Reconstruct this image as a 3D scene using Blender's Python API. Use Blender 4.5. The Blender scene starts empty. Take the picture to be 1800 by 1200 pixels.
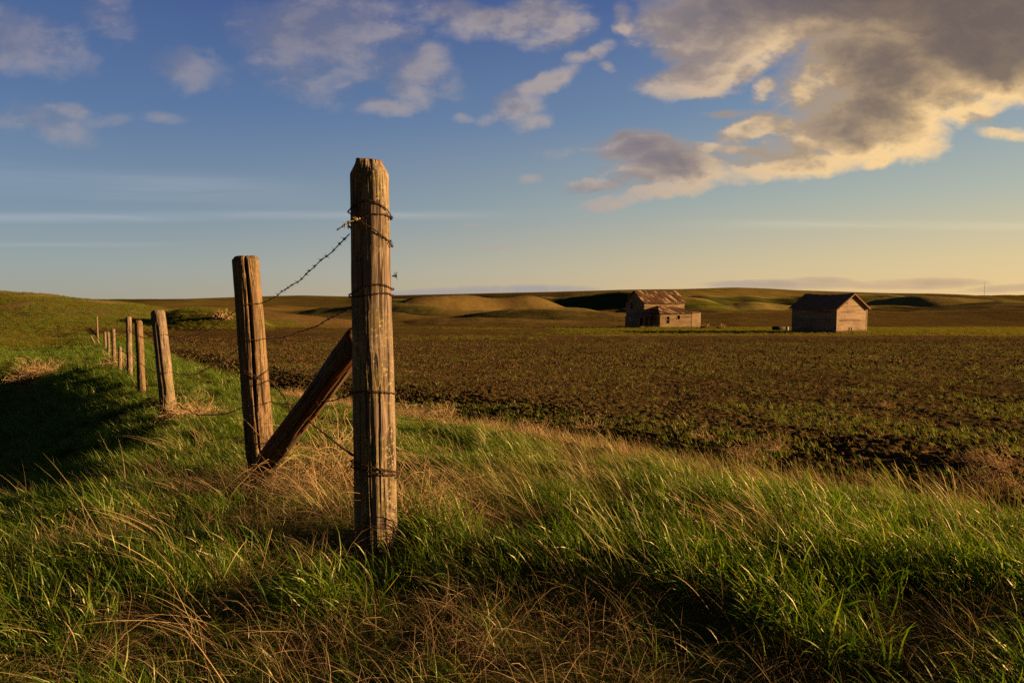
import bpy, math, random
import numpy as np
from mathutils import Vector, Matrix, noise as mnoise

# ============================================================ camera, sky, sun
R = math.radians
SC = bpy.context.scene
COL = SC.collection
EYE = 5.0                       # eye height above the low ground by the buildings
FPX = 1150.0                    # focal length in photo pixels (1800 wide)
PITCH = math.atan(72.0 / FPX)
CP, SP = math.cos(PITCH), math.sin(PITCH)

cam_d = bpy.data.cameras.new('camera')
cam_d.lens = 23.0; cam_d.sensor_width = 36.0
cam_d.clip_start = 0.05; cam_d.clip_end = 30000
cam_d.dof.use_dof = True
cam_d.dof.focus_distance = 3.1
cam_d.dof.aperture_fstop = 9.0
cam = bpy.data.objects.new('camera', cam_d)
COL.objects.link(cam)
cam.location = (0, 0, EYE)
cam.rotation_euler = (R(90) - PITCH, 0, 0)
SC.camera = cam

SUN_AZ, SUN_EL = R(88.0), R(10.0)          # azimuth clockwise from the view direction (+Y)
SDIR = Vector((math.sin(SUN_AZ) * math.cos(SUN_EL), math.cos(SUN_AZ) * math.cos(SUN_EL), math.sin(SUN_EL)))
sun_d = bpy.data.lights.new('sun', 'SUN')
sun_d.energy = 5.0
sun_d.angle = R(0.55)
sun_d.color = (1.0, 0.585, 0.25)
sun = bpy.data.objects.new('sun', sun_d)
COL.objects.link(sun)
sun.rotation_euler = SDIR.to_track_quat('Z', 'Y').to_euler()
sun.location = (60, 0, 40)

SC.view_settings.view_transform = 'Standard'
SC.view_settings.look = 'None'
SC.view_settings.gamma = 1.0
SC.view_settings.exposure = 1.3
SC.cycles.max_bounces = 5
SC.cycles.use_denoising = False
SC.cycles.diffuse_bounces = 2
SC.cycles.glossy_bounces = 1
SC.cycles.transmission_bounces = 3
SC.cycles.transparent_max_bounces = 8


def uv_of(px, py):
    """photo pixel -> tangent coordinates of the direction (x/y, z/y)"""
    a = (px - 900) / FPX; b = (600 - py) / FPX
    y = CP + b * SP
    return a / y, (-SP + b * CP) / y


def at(px, py, d):
    u, v = uv_of(px, py)
    return Vector((u * d, d, EYE + v * d))


class NT:
    """small node-tree writer"""
    def __init__(s, tree): s.t = tree; s.n = tree.nodes; s.l = tree.links
    def node(s, kind, **kw):
        n = s.n.new(kind)
        for k, v in kw.items(): setattr(n, k, v)
        return n
    def put(s, sock, v):
        if isinstance(v, bpy.types.NodeSocket): s.l.new(v, sock)
        elif v is not None:
            if isinstance(v, (tuple, list)) and hasattr(sock, 'default_value') and len(v) == 3 and sock.type == 'RGBA': v = (*v, 1)
            sock.default_value = v
    def math(s, op, a, b=None, c=None, clamp=False):
        n = s.node('ShaderNodeMath', operation=op, use_clamp=clamp)
        for i, v in enumerate((a, b, c)):
            if v is not None: s.put(n.inputs[i], v)
        return n.outputs[0]
    def vmath(s, op, a, b=None, out=0):
        n = s.node('ShaderNodeVectorMath', operation=op)
        s.put(n.inputs[0], a)
        if b is not None: s.put(n.inputs[3] if op == 'SCALE' else n.inputs[1], b)
        return n.outputs['Value' if op in ('LENGTH', 'DOT_PRODUCT') else 'Vector']
    def sstep(s, v, lo, hi, a=0.0, b=1.0):
        n = s.node('ShaderNodeMapRange', interpolation_type='SMOOTHSTEP')
        s.put(n.inputs['Value'], v)
        s.put(n.inputs['From Min'], lo); s.put(n.inputs['From Max'], hi)
        s.put(n.inputs['To Min'], a); s.put(n.inputs['To Max'], b)
        return n.outputs['Result']
    def mix(s, f, a, b, mode='MIX'):
        n = s.node('ShaderNodeMix', data_type='RGBA', blend_type=mode)
        s.put(n.inputs[0], f); s.put(n.inputs[6], a); s.put(n.inputs[7], b)
        return n.outputs[2]
    def noise(s, vec, scale, detail=4, rough=0.55, dist=0.0, out='Fac'):
        n = s.node('ShaderNodeTexNoise')
        s.put(n.inputs['Vector'], vec); n.inputs['Scale'].default_value = scale
        n.inputs['Detail'].default_value = detail; n.inputs['Roughness'].default_value = rough
        n.inputs['Distortion'].default_value = dist
        return n.outputs[out]
    def xyz(s, x, y, z):
        n = s.node('ShaderNodeCombineXYZ')
        s.put(n.inputs[0], x); s.put(n.inputs[1], y); s.put(n.inputs[2], z)
        return n.outputs[0]
    def sep(s, v):
        n = s.node('ShaderNodeSeparateXYZ'); s.put(n.inputs[0], v); return n.outputs
    def ramp(s, f, stops, interp='LINEAR'):
        n = s.node('ShaderNodeValToRGB'); n.color_ramp.interpolation = interp
        e = n.color_ramp.elements
        while len(e) < len(stops): e.new(0.5)
        for k, (p, c) in enumerate(stops):
            e[k].position = p; e[k].color = (*c, 1) if len(c) == 3 else c
        s.put(n.inputs[0], f); return n.outputs[0]


def lin(r, g, b):
    f = lambda c: (c / 255 / 12.92) if c / 255 <= 0.04045 else ((c / 255 + 0.055) / 1.055) ** 2.4
    return (f(r), f(g), f(b))


# ---- clouds: (px, py, rx, ry, rotation deg, strength, soft)
CLOUDS = [
    (1500, 5, 350, 90, 0, 1.8), (1750, 40, 270, 135, 0, 1.8), (1570, 130, 185, 85, -8, 1.5), (1450, 175, 90, 60, 0, .8),
    (1515, 225, 130, 72, 5, 1.5), (1590, 215, 80, 75, 20, 1.1), (1560, 275, 95, 26, 6, 1.0),
    (1715, 180, 62, 28, 14, 1.0), (1700, 150, 130, 40, 10, .8),
    (1400, 297, 110, 24, 0, 1.0), (1350, 285, 110, 30, 4, .7), (1300, 30, 190, 80, 0, 1.3), (1175, 298, 115, 42, 6, 1.4), (1120, 258, 100, 26, 2, 1.1), (1150, 342, 120, 18, 12, 1.1),
    (1060, 330, 75, 15, 4, .85), (1270, 262, 110, 12, -4, .85), (1340, 228, 78, 24, 10, .95), (1240, 130, 125, 34, 10, .95), (1250, 120, 70, 30, 0, .5),
    (1350, 160, 32, 30, 20, .6), (1290, 200, 50, 9, 2, .6), (985, 270, 40, 12, 0, .45), (1370, 300, 60, 10, 0, .5),
    (570, 50, 165, 92, 0, .88), (520, 120, 100, 46, -28, .62), (660, 40, 130, 60, 0, .6), (735, 130, 52, 62, -35, .85), (690, 188, 62, 18, 8, .75), (780, 150, 40, 30, 0, .5),
    (870, 55, 110, 34, 0, .85), (965, 28, 75, 42, 0, .9), (790, 30, 60, 30, 0, .65), (1096, 22, 26, 26, 0, .75), (1098, 46, 28, 15, 0, .8),
    (1035, 92, 48, 17, 12, .85), (960, 143, 80, 18, 28, .85), (915, 190, 46, 32, 0, .8), (935, 215, 36, 16, 10, .7), (1068, 118, 20, 11, -20, .75),
    (40, 70, 110, 60, -20, .85), (110, 90, 60, 34, -20, .7), (8, 100, 50, 30, -30, .7), (290, 208, 44, 12, -4, .72), (190, 212, 50, 12, 8, .55), (350, 115, 75, 42, -15, .75), (350, 150, 30, 22, 0, .6),
    (190, 25, 55, 42, -30, .7), (70, 225, 90, 28, -12, .72), (110, 200, 60, 16, 0, .6), (808, 210, 22, 13, 0, .7), (860, 212, 28, 12, 10, .6), (600, 150, 22, 13, 0, .55),
    (860, 436, 50, 5, 2, .7), (830, 395, 16, 4, 0, .6), (935, 313, 26, 10, 0, .55),
    (760, 515, 130, 9, 3, .9), (930, 509, 130, 10, 0, 1.0), (1390, 500, 150, 9, 0, 1.3), (1440, 495, 60, 9, 0, 1.2), (1640, 497, 110, 9, 0, 1.3), (1780, 506, 90, 8, 3, 1.2), (1590, 503, 130, 6, 0, 1.0),
    (1785, 235, 60, 12, -4, .5), (1800, 130, 60, 40, 0, .8),
]


def build_world():
    w = bpy.data.worlds.new('World'); SC.world = w; w.use_nodes = True
    t = w.node_tree; t.nodes.clear(); g = NT(t)
    # density group
    grp = bpy.data.node_groups.new('cloud_density', 'ShaderNodeTree')
    grp.interface.new_socket('P', in_out='INPUT', socket_type='NodeSocketVector')
    grp.interface.new_socket('Field', in_out='OUTPUT', socket_type='NodeSocketFloat')
    grp.interface.new_socket('Noise', in_out='OUTPUT', socket_type='NodeSocketFloat')
    q = NT(grp)
    gi = q.node('NodeGroupInput'); go = q.node('NodeGroupOutput')
    P = gi.outputs[0]
    # warp the coordinates
    wn = q.noise(P, 6.0, 5, 0.6, out='Color')
    wv = q.vmath('SCALE', q.vmath('SUBTRACT', wn, (0.5, 0.5, 0.5)), 0.085)
    PW = q.vmath('ADD', P, wv)
    acc = None
    for (px, py, rx, ry, rot, st) in CLOUDS:
        u, v = uv_of(px, py)
        m = q.node('ShaderNodeMapping', vector_type='TEXTURE')
        m.inputs['Location'].default_value = (u, v, 0)
        m.inputs['Rotation'].default_value = (0, 0, R(rot))
        m.inputs['Scale'].default_value = (rx * 1.12 / FPX, ry * 1.12 / FPX, 1)
        src = PW if ry > 12 else P
        if acc is not None: src = q.vmath('ADD', src, q.math('MULTIPLY', acc, 1e-7))   # evaluates the list in order
        q.l.new(src, m.inputs['Vector'])
        d = q.vmath('DOT_PRODUCT', m.outputs[0], m.outputs[0])
        val = q.math('MULTIPLY_ADD', d, -st, st)
        acc = val if acc is None else q.math('SMOOTH_MAX', acc, val, 0.25)
    acc = q.math('MAXIMUM', acc, -0.6)
    sc = q.node('ShaderNodeMapping'); sc.inputs['Scale'].default_value = (1, 1.7, 1)
    q.l.new(P, sc.inputs['Vector'])
    n = q.noise(sc.outputs[0], 13.0, 9, 0.64, 0.25)
    n = q.math('SUBTRACT', n, 0.5)
    nb = q.math('SUBTRACT', q.noise(sc.outputs[0], 5.0, 3, 0.5), 0.5)
    f = q.math('ADD', acc, q.math('ADD', q.math('MULTIPLY', n, 1.9), q.math('MULTIPLY', nb, 0.8)))
    q.l.new(f, go.inputs[0]); q.l.new(n, go.inputs[1])

    tc = g.node('ShaderNodeTexCoord')
    s = g.sep(tc.outputs['Generated'])
    yy = g.math('MAXIMUM', s[1], 0.03)
    u = g.math('DIVIDE', s[0], yy); v = g.math('DIVIDE', s[2], yy)
    P = g.xyz(u, v, 0.0)

    def dens(vec):
        n = g.node('ShaderNodeGroup'); n.node_tree = grp
        g.l.new(vec, n.inputs[0]); return n.outputs
    d0 = dens(P)
    d1 = dens(g.vmath('ADD', g.vmath('ADD', P, (0.030, -0.020, 0)), g.math('MULTIPLY', d0['Field'], 1e-7)))
    fld = d0['Field']
    front = g.sstep(s[1], 0.05, 0.3)
    alpha = g.math('MULTIPLY', g.sstep(fld, -0.08, g.sstep(u, -.35, .35, 1.2, .85)), front)
    thick = g.sstep(fld, 0.35, 1.7)
    lit = g.math('SUBTRACT', fld, d1['Field'])
    lit = g.sstep(g.math('ADD', lit, g.math('MULTIPLY', d0['Noise'], 0.8)), -0.28, 0.75)
    # base sky: Nishita tinted towards the evening colours of the place
    sky = g.node('ShaderNodeTexSky', sky_type='NISHITA')
    sky.sun_disc = False
    sky.sun_elevation = SUN_EL
    sky.sun_rotation = SUN_AZ
    sky.altitude = 600; sky.air_density = 1.0; sky.dust_density = 1.2; sky.ozone_density = 2.0
    nish = g.vmath('SCALE', sky.outputs[0], SKY_STRENGTH)
    el = g.math('ARCSINE', s[2])
    elf = g.math('MULTIPLY', el, 2 / math.pi, clamp=True)
    # measured evening gradient: sun side (right) and far side (left)
    far = g.ramp(elf, [(0.0, lin(166, 162, 148)), (.028, lin(152, 163, 163)), (.075, lin(124, 146, 166)), (.16, lin(88, 116, 160)), (.27, lin(60, 84, 142)), (.45, lin(40, 58, 112)), (1, lin(26, 44, 84))])
    near = g.ramp(elf, [(0.0, lin(248, 206, 140)), (.035, lin(228, 203, 150)), (.09, lin(182, 188, 170)), (.17, lin(128, 152, 176)), (.27, lin(80, 106, 160)), (.45, lin(48, 70, 126)), (1, lin(30, 48, 90))])
    az = g.math('ARCTAN2', s[0], s[1])
    azf = g.sstep(az, -0.75, 0.95)
    grad = g.mix(azf, far, near)
    base = g.mix(0.88, nish, grad)
    # thin high streaks of cirrus
    cv = g.xyz(g.math('MULTIPLY', az, 1.5), g.math('MULTIPLY', g.math('ADD', v, g.math('MULTIPLY', u, 0.012)), 26.0), 0.0)
    cn = g.noise(cv, 2.2, 6, 0.6, 0.5)
    def band(px, py, w, sl):
        uu, vv = uv_of(px, py)
        dv = g.math('SUBTRACT', v, g.math('MULTIPLY_ADD', u, sl, vv - uu * sl))
        dv = g.math('ADD', dv, g.math('MULTIPLY', g.math('SUBTRACT', g.noise(cv, 1.0, 4, .5), .5), w * 1.6))
        return g.sstep(g.math('ABSOLUTE', dv), w, 0.0)
    c1 = g.math('MULTIPLY', band(450, 380, 0.011, 0.006), g.math('MULTIPLY', g.sstep(u, 0.05, -0.25), 0.75))
    c2 = g.math('MULTIPLY', band(1600, 397, 0.012, -0.004), g.math('MULTIPLY', g.sstep(u, 0.18, 0.5), 0.6))
    c3 = g.math('MULTIPLY', band(250, 325, 0.035, -0.05), g.math('MULTIPLY', g.sstep(u, -0.2, -0.5), 0.35))
    c4 = g.math('MULTIPLY', band(100, 430, 0.006, 0.0), g.math('MULTIPLY', g.sstep(u, -0.45, -0.6), 0.4))
    cir = g.math('ADD', g.math('ADD', c1, c2), g.math('ADD', c3, c4))
    cir = g.math('MULTIPLY', cir, g.sstep(cn, 0.25, 0.7, 0.25, 1.0))
    cir = g.math('MULTIPLY', cir, front, clamp=True)
    circol = g.mix(azf, lin(176, 186, 196), lin(236, 220, 182))
    base = g.mix(g.math('MULTIPLY', cir, 0.62), base, circol)
    # cloud colours
    sunny = g.sstep(u, 0.05, 0.62)
    highl = g.mix(sunny, lin(178, 164, 158), lin(255, 214, 150))
    shade = g.mix(sunny, lin(104, 104, 124), lin(112, 96, 86))
    low = g.sstep(v, 0.34, 0.08)
    shade = g.mix(g.math('MULTIPLY', low, 0.35), shade, lin(160, 142, 132))
    lm = g.math('MULTIPLY', lit, g.math('SUBTRACT', 1.0, g.math('MULTIPLY', thick, 0.93)))
    thinlit = g.math('MULTIPLY', g.math('SUBTRACT', 1.0, thick), 0.42)
    lm = g.math('ADD', lm, thinlit, clamp=True)
    ccol = g.mix(lm, shade, highl)
    ccol = g.mix(g.sstep(v, 0.42, 0.55, 0, .22), ccol, lin(60, 54, 60))
    lowc = g.mix(sunny, lin(156, 152, 156), lin(196, 170, 136))
    ccol = g.mix(g.sstep(v, .07, .035, 0, .85), ccol, lowc)
    amax = g.sstep(u, -0.45, 0.25, 0.52, 0.93)
    a = g.math('MULTIPLY', alpha, amax)
    allc = g.mix(a, base, ccol)
    # below the horizon
    allc = g.mix(g.sstep(s[2], -0.004, -0.03), allc, lin(70, 60, 44))
    # the sky behind, overhead and far left is darkened to cut its fill light
    dim = g.math('MULTIPLY', g.sstep(s[1], -0.35, 0.35, .30, 1.0), g.sstep(s[2], .50, .75, 1.0, .38))
    dim = g.math('MULTIPLY', dim, g.sstep(az, -1.25, -.72, .5, 1.0))
    allc = g.vmath('SCALE', allc, dim)
    bg = g.node('ShaderNodeBackground'); g.put(bg.inputs[0], allc); bg.inputs[1].default_value = 1 / 2 ** 1.3
    out = g.node('ShaderNodeOutputWorld'); g.l.new(bg.outputs[0], out.inputs[0])
    w.cycles.sampling_method = 'NONE'


SKY_STRENGTH = 0.10
build_world()

# ============================================================ helpers


def rng(seed): return np.random.default_rng(seed)


def _hash(ix, iy, seed):
    n = (ix.astype(np.int64) * 374761393 + iy.astype(np.int64) * 668265263 + seed * 1442695041) & 0x7fffffff
    n = ((n ^ (n >> 13)) * 1274126177) & 0x7fffffff
    n = (n ^ (n >> 16)) & 0x7fffffff
    return n / 0x7fffffff


def vnoise(x, y, seed=0):
    ix = np.floor(x); iy = np.floor(y); fx = x - ix; fy = y - iy
    fx = fx * fx * (3 - 2 * fx); fy = fy * fy * (3 - 2 * fy)
    a = _hash(ix, iy, seed); b = _hash(ix + 1, iy, seed); c = _hash(ix, iy + 1, seed); d = _hash(ix + 1, iy + 1, seed)
    return (a * (1 - fx) + b * fx) * (1 - fy) + (c * (1 - fx) + d * fx) * fy


def fbm(x, y, seed=0, oct=4, gain=0.5):
    s = 0; a = 1; t = 0
    for k in range(oct):
        s = s + a * vnoise(x * 2 ** k + 17.3 * k, y * 2 ** k - 9.1 * k, seed + k); t += a; a *= gain
    return s / t - 0.5


def ss(x, a, b):
    t = np.clip((x - a) / (b - a), 0, 1); return t * t * (3 - 2 * t)


def mesh_from(name, V, F, mat=None, smooth=False, attrs=None):
    me = bpy.data.meshes.new(name)
    V = np.asarray(V, dtype=np.float32)
    if isinstance(F, np.ndarray):
        n, k = F.shape
        me.vertices.add(len(V)); me.vertices.foreach_set('co', V.ravel())
        me.loops.add(n * k); me.loops.foreach_set('vertex_index', F.astype(np.int32).ravel())
        me.polygons.add(n); me.polygons.foreach_set('loop_start', np.arange(0, n * k, k, dtype=np.int32))
        me.polygons.foreach_set('loop_total', np.full(n, k, dtype=np.int32))
        me.update(calc_edges=True)
    else:
        me.from_pydata([tuple(v) for v in V.tolist()], [], F); me.update()
    if attrs:
        for k, a in attrs.items():
            at_ = me.attributes.new(k, 'FLOAT', 'POINT'); at_.data.foreach_set('value', np.asarray(a, dtype=np.float32))
    if smooth: me.polygons.foreach_set('use_smooth', np.ones(len(me.polygons), dtype=bool))
    if mat: me.materials.append(mat)
    return me


def link(name, me, parent=None, loc=None):
    o = bpy.data.objects.new(name, me); COL.objects.link(o)
    if parent: o.parent = parent
    if loc is not None: o.location = loc
    return o


def tag(o, label=None, cat=None, group=None, kind=None):
    if label: o['label'] = label
    if cat: o['category'] = cat
    if group: o['group'] = group
    if kind: o['kind'] = kind
    return o


class MB:
    """collects polygons, then links them as one mesh object"""
    def __init__(s): s.v = []; s.f = []
    def add(s, vs, fs):
        b = len(s.v); s.v += [tuple(v) for v in vs]; s.f += [tuple(i + b for i in f) for f in fs]
    def box(s, x0, x1, y0, y1, z0, z1, M=None):
        vs = [Vector(p) for p in ((x0, y0, z0), (x1, y0, z0), (x1, y1, z0), (x0, y1, z0), (x0, y0, z1), (x1, y0, z1), (x1, y1, z1), (x0, y1, z1))]
        if M is not None: vs = [M @ v for v in vs]
        s.add(vs, [(3, 2, 1, 0), (4, 5, 6, 7), (0, 1, 5, 4), (1, 2, 6, 5), (2, 3, 7, 6), (3, 0, 4, 7)])
    def bar(s, a, b, w, h, up=Vector((0, 0, 1))):
        a = Vector(a); b = Vector(b); d = (b - a).normalized()
        x = d.cross(up).normalized(); y = x.cross(d)
        vs = [p + x * i * w / 2 + y * j * h / 2 for p in (a, b) for i, j in ((-1, -1), (1, -1), (1, 1), (-1, 1))]
        s.add(vs, [(0, 1, 2, 3), (7, 6, 5, 4), (0, 4, 5, 1), (1, 5, 6, 2), (2, 6, 7, 3), (3, 7, 4, 0)])
    def slab(s, quad, t):
        """a thin plate: quad of four points, thickness t along its normal"""
        q = [Vector(p) for p in quad]; n = (q[1] - q[0]).cross(q[3] - q[0]).normalized() * t
        s.add(q + [p - n for p in q], [(0, 1, 2, 3), (7, 6, 5, 4), (0, 4, 5, 1), (1, 5, 6, 2), (2, 6, 7, 3), (3, 7, 4, 0)])
    def tube(s, pts, r, n=5, cap=True):
        pts = [Vector(p) for p in pts]; b = len(s.v); m = len(pts)
        rr = r if hasattr(r, '__len__') else [r] * m
        ref = Vector((0.13, 0.27, 0.95))
        for i, p in enumerate(pts):
            d = (pts[min(i + 1, m - 1)] - pts[max(i - 1, 0)])
            if d.length < 1e-9: d = Vector((0, 0, 1))
            d.normalize(); x = d.cross(ref)
            if x.length < 1e-3: x = d.cross(Vector((1, 0, 0)))
            x.normalize(); y = d.cross(x)
            for k in range(n):
                a = 2 * math.pi * k / n
                s.v.append(tuple(p + (x * math.cos(a) + y * math.sin(a)) * rr[i]))
        for i in range(m - 1):
            for k in range(n):
                k2 = (k + 1) % n
                s.f.append((b + i * n + k, b + i * n + k2, b + (i + 1) * n + k2, b + (i + 1) * n + k))
        if cap:
            s.f.append(tuple(b + k for k in range(n))[::-1]); s.f.append(tuple(b + (m - 1) * n + k for k in range(n)))
    def build(s, name, mat, parent=None, smooth=False):
        me = bpy.data.meshes.new(name); me.from_pydata(s.v, [], s.f); me.update()
        if smooth: me.polygons.foreach_set('use_smooth', np.ones(len(me.polygons), dtype=bool))
        me.materials.append(mat)
        return link(name, me, parent)


def empty(name, loc, rz=0):
    o = bpy.data.objects.new(name, None); COL.objects.link(o); o.location = loc; o.rotation_euler.z = rz
    o.empty_display_size = 0.2
    return o


# ============================================================ terrain
FB = 1.256; FK = 0.645            # fence line: x = FB - FK*y


def fence_s(x, y): return (x + 0.64) * 0.840 + (y - 2.94) * 0.542


def edge_y(x):                    # where the grass bank ends and the tilled field begins
    return np.interp(x, [-60, -40, -22, -7.4, -2.0, .7, 2.0, 3.1, 6, 30], [103, 71, 42, 18.6, 11.2, 7.8, 5.35, 4.05, 3.0, 2.3])


GY = [-200, -20, 0, 3, 5, 9, 11, 16, 21, 27, 35, 45, 60, 86, 120, 150, 200, 400, 1200, 9000]
GZ = [-1.6, -1.2, -1.02, -1.14, -1.4, -1.78, -1.95, -2.25, -2.52, -2.85, -3.3, -3.7, -4.0, -4.25, -5.0, -6.4, -7.6, -10, -14, -20]

# ridges of the far country: depth, front width, back width, crest in photo pixels, green amount, dry amount
RIDGES = [
    (128, 26, 30, [(255, 572), (285, 552), (310, 545), (335, 542), (370, 543), (405, 547), (440, 556), (480, 572)], 1.0, .1),
    (235, 140, 60, [(-900, 500), (-300, 506), (0, 512), (40, 514), (85, 518), (130, 524), (180, 528), (230, 532), (290, 542), (340, 556), (420, 580)], .75, .55),
    (190, 70, 60, [(230, 565), (290, 551), (340, 546), (410, 542), (460, 546), (510, 551), (560, 557), (610, 562), (700, 580)], .12, .45),
    (215, 42, 60, [(560, 590), (640, 579), (690, 571), (730, 564), (770, 560), (830, 559), (900, 560), (1000, 565), (1100, 570), (1180, 578)], .1, .25),
    (330, 60, 70, [(560, 557), (640, 549), (700, 548), (740, 555), (790, 558), (830, 551), (880, 545), (960, 543), (1050, 547), (1150, 552), (1250, 560)], .35, .2),
    (340, 190, 90, [(1050, 575), (1120, 562), (1200, 552), (1300, 547), (1500, 545), (1700, 543), (1800, 541), (2400, 538)], .12, .1),
    (490, 70, 80, [(520, 548), (600, 540), (640, 537), (700, 535), (740, 539), (800, 546), (870, 550), (960, 556)], .3, .3),
    (640, 90, 90, [(660, 540), (720, 533), (800, 526), (870, 522), (910, 520), (932, 520.5), (960, 525), (1000, 534), (1060, 544), (1120, 551), (1200, 556)], .25, .35),
    (860, 110, 130, [(640, 538), (690, 531), (800, 530), (900, 524), (960, 518), (1020, 516), (1090, 517), (1160, 519), (1205, 524), (1240, 530), (1290, 540), (1330, 545), (1400, 541), (1450, 537), (1500, 535), (1560, 540)], .95, .1),
    (980, 90, 110, [(1225, 532), (1290, 535), (1345, 532), (1400, 533), (1450, 538), (1500, 543), (1560, 546)], .8, .5),
    (1060, 90, 90, [(1500, 538), (1560, 531), (1620, 533), (1700, 538), (1760, 541), (1800, 543)], .7, .6),
    (1230, 90, 90, [(1560, 524), (1620, 521), (1680, 524), (1740, 529), (1800, 534), (1900, 540)], .6, .6),
    (400, 60, 70, [(560, 566), (640, 556), (690, 552), (740, 557), (800, 562)], .75, .3),
    (560, 60, 70, [(780, 552), (850, 541), (900, 536), (950, 537), (1000, 541), (1060, 547), (1120, 553)], .6, .5),
    (1130, 120, 120, [(1180, 524), (1240, 519), (1310, 518), (1400, 521), (1450, 526), (1510, 530), (1560, 533), (1630, 537), (1700, 534), (1760, 531), (1800, 534)], .95, .15),
    (1350, 120, 120, [(1400, 519), (1500, 517), (1560, 518), (1610, 522), (1650, 527), (1700, 530), (1760, 533), (1900, 540)], .9, .15),
    (1650, 240, 300, [(60, 538), (200, 533), (230, 531), (330, 525), (450, 521), (530, 519), (610, 521), (690, 519), (780, 517), (870, 515), (1000, 512), (1100, 509), (1200, 508), (1290, 505), (1350, 507), (1400, 510), (1560, 515), (1650, 516), (1700, 518), (1740, 521), (1800, 529), (1900, 534)], .42, .2),
    (5200, 700, 900, [(-900, 523), (0, 526), (900, 524), (1500, 523), (1640, 522), (1700, 519.5), (1740, 518.5), (1800, 518), (2000, 518), (3000, 521)], .4, .0),
]


def ground(x, y, full=False):
    """terrain height relative to the eye, and zone masks"""
    x = np.asarray(x, float); y = np.asarray(y, float)
    yy = np.maximum(y, 1.0)
    base = np.interp(y, GY, GZ)
    rad = np.hypot(x, y)
    # ground falls gently away at the near right, and left of the fence into a ditch
    near = 1 - ss(y, 12, 30)
    s = fence_s(x, y)
    ed = y - edge_y(x)
    infield = ss(ed, -0.25, 0.25)
    base = base - 0.12 * ss(ed, -0.5, 0.4) * (1 - ss(y, 20, 60))
    depth = np.interp(y, [-10, 0, 3, 4.5, 6, 8, 12, 20, 28, 38, 50], [.15, .2, .28, .6, 1.45, 2.1, 2.4, 2.4, 1.7, .3, 0.0])
    base = base - depth * ss(-s, -0.6, 5.2) * (1 - 0.8 * ss(-s, 7.5, 15))
    base = base - 0.6 * ss(-s, 0, 5) * ss(y, 38, 58) * (1 - ss(y, 75, 110))
    # left side: far bank of the ditch climbs slowly
    # lumpy sod
    lump = (fbm(x * 1.6, y * 1.6, 11, 3) * 0.18 + fbm(x * 0.45, y * 0.45, 5, 2) * 0.16) * ss(np.hypot(x + .62, y - 2.9), .2, .9)
    base = base + lump * (1 - infield) * (1 - ss(rad, 25, 70)) * ss(rad, 1.0, 2.2)
    h = base.copy() if hasattr(base, 'copy') else base
    deep = np.zeros_like(h)
    green = (1 - infield) * (1 - ss(y, 60, 85)); dry = np.zeros_like(h); rows = np.zeros_like(h)
    # undulation of the far ground
    far = ss(rad, 150, 400)
    u = x / yy
    bigx = fbm(x / 210, y / 330, 31, 3)
    for (D, wf, wb, pts, gr, dr) in RIDGES:
        pu = np.array([uv_of(p[0], p[1])[0] for p in pts]); pv = np.array([uv_of(p[0], p[1])[1] for p in pts])
        Dv = D * (1 + 0.10 * np.sin(u * 7 + D * .01))
        gu = np.linspace(pu[0] - .2, pu[-1] + .2, 900); ker = np.exp(-np.linspace(-2, 2, 2 * int(.016 / (gu[1] - gu[0])) + 3) ** 2); ker /= ker.sum()
        gv = np.interp(gu, pu, pv); hw = len(ker) // 2; gv = np.convolve(np.pad(gv, hw, mode='edge'), ker, 'valid')
        H = np.interp(u, gu, gv) * Dv
        fade = ss(u, pu[0] - 0.12, pu[0]) * (1 - ss(u, pu[-1], pu[-1] + 0.12)) * ss(y, 20, 60)
        t = np.where(y < Dv, (Dv - y) / wf, (y - Dv) / wb)
        prof = 1 - ss(t, 0, 1)
        prof = np.where(y < Dv, prof ** 0.9, prof)
        hk = base + (H - base) * prof * fade
        w = ss(hk - h, -0.15, 0.6 + 0.001 * D)
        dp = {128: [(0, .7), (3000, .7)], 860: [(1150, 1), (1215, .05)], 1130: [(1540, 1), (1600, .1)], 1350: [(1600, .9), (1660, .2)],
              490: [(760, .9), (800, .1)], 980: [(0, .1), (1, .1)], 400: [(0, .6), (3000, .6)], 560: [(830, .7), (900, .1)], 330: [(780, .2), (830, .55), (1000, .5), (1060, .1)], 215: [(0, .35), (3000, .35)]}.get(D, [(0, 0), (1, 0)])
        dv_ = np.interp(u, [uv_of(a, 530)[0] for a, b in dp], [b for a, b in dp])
        gr_ = np.maximum(gr, dv_); lit_crest = ss(prof, .86, .97) * (.35 + .65 * (gr > .5)) * (D < 1600)  # golden sunlit rim of the crests, painted in through the dry mask
        green = green * (1 - w) + gr_ * w; dry = dry * (1 - w) + np.maximum(dr, lit_crest) * w
        deep = deep * (1 - w) + dv_ * (1 - lit_crest) * w  # dark crop green, with the shade of the hollows put into the colour
        if D == 190: rows = rows * (1 - w) + w
        else: rows = rows * (1 - w)
        h = np.maximum(h, hk)
    h = h + fbm(x / 70, y / 260, 79, 2) * 16.0 * ss(rad, 330, 620) * (1 - ss(rad, 1150, 1550))
    h = h + fbm(x / 38, y / 60, 77, 4) * 2.2 * ss(rad, 180, 500) * (1 - ss(rad, 1000, 1500)) + fbm(x / 11, y / 26, 78, 3) * .5 * ss(rad, 110, 200) * (1 - ss(rad, 1000, 1500))
    if not full: return h
    # meadow strip round the buildings
    n1 = fbm(x / 9, y / 5, 3, 3)
    strip = ss(y + n1 * 6 - 0.02 * x, 77, 81) * (1 - ss(y + n1 * 8 - 0.16 * (x - 50), 126, 134)) * ss(x + n1 * 8, 2, 14)
    strip2 = ss(y + n1 * 4, 64, 67) * (1 - ss(y + n1 * 4, 72, 75)) * 0.2
    strip = np.maximum(strip, strip2 * ss(x, -60, 0))
    green = np.maximum(green, strip)
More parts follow.
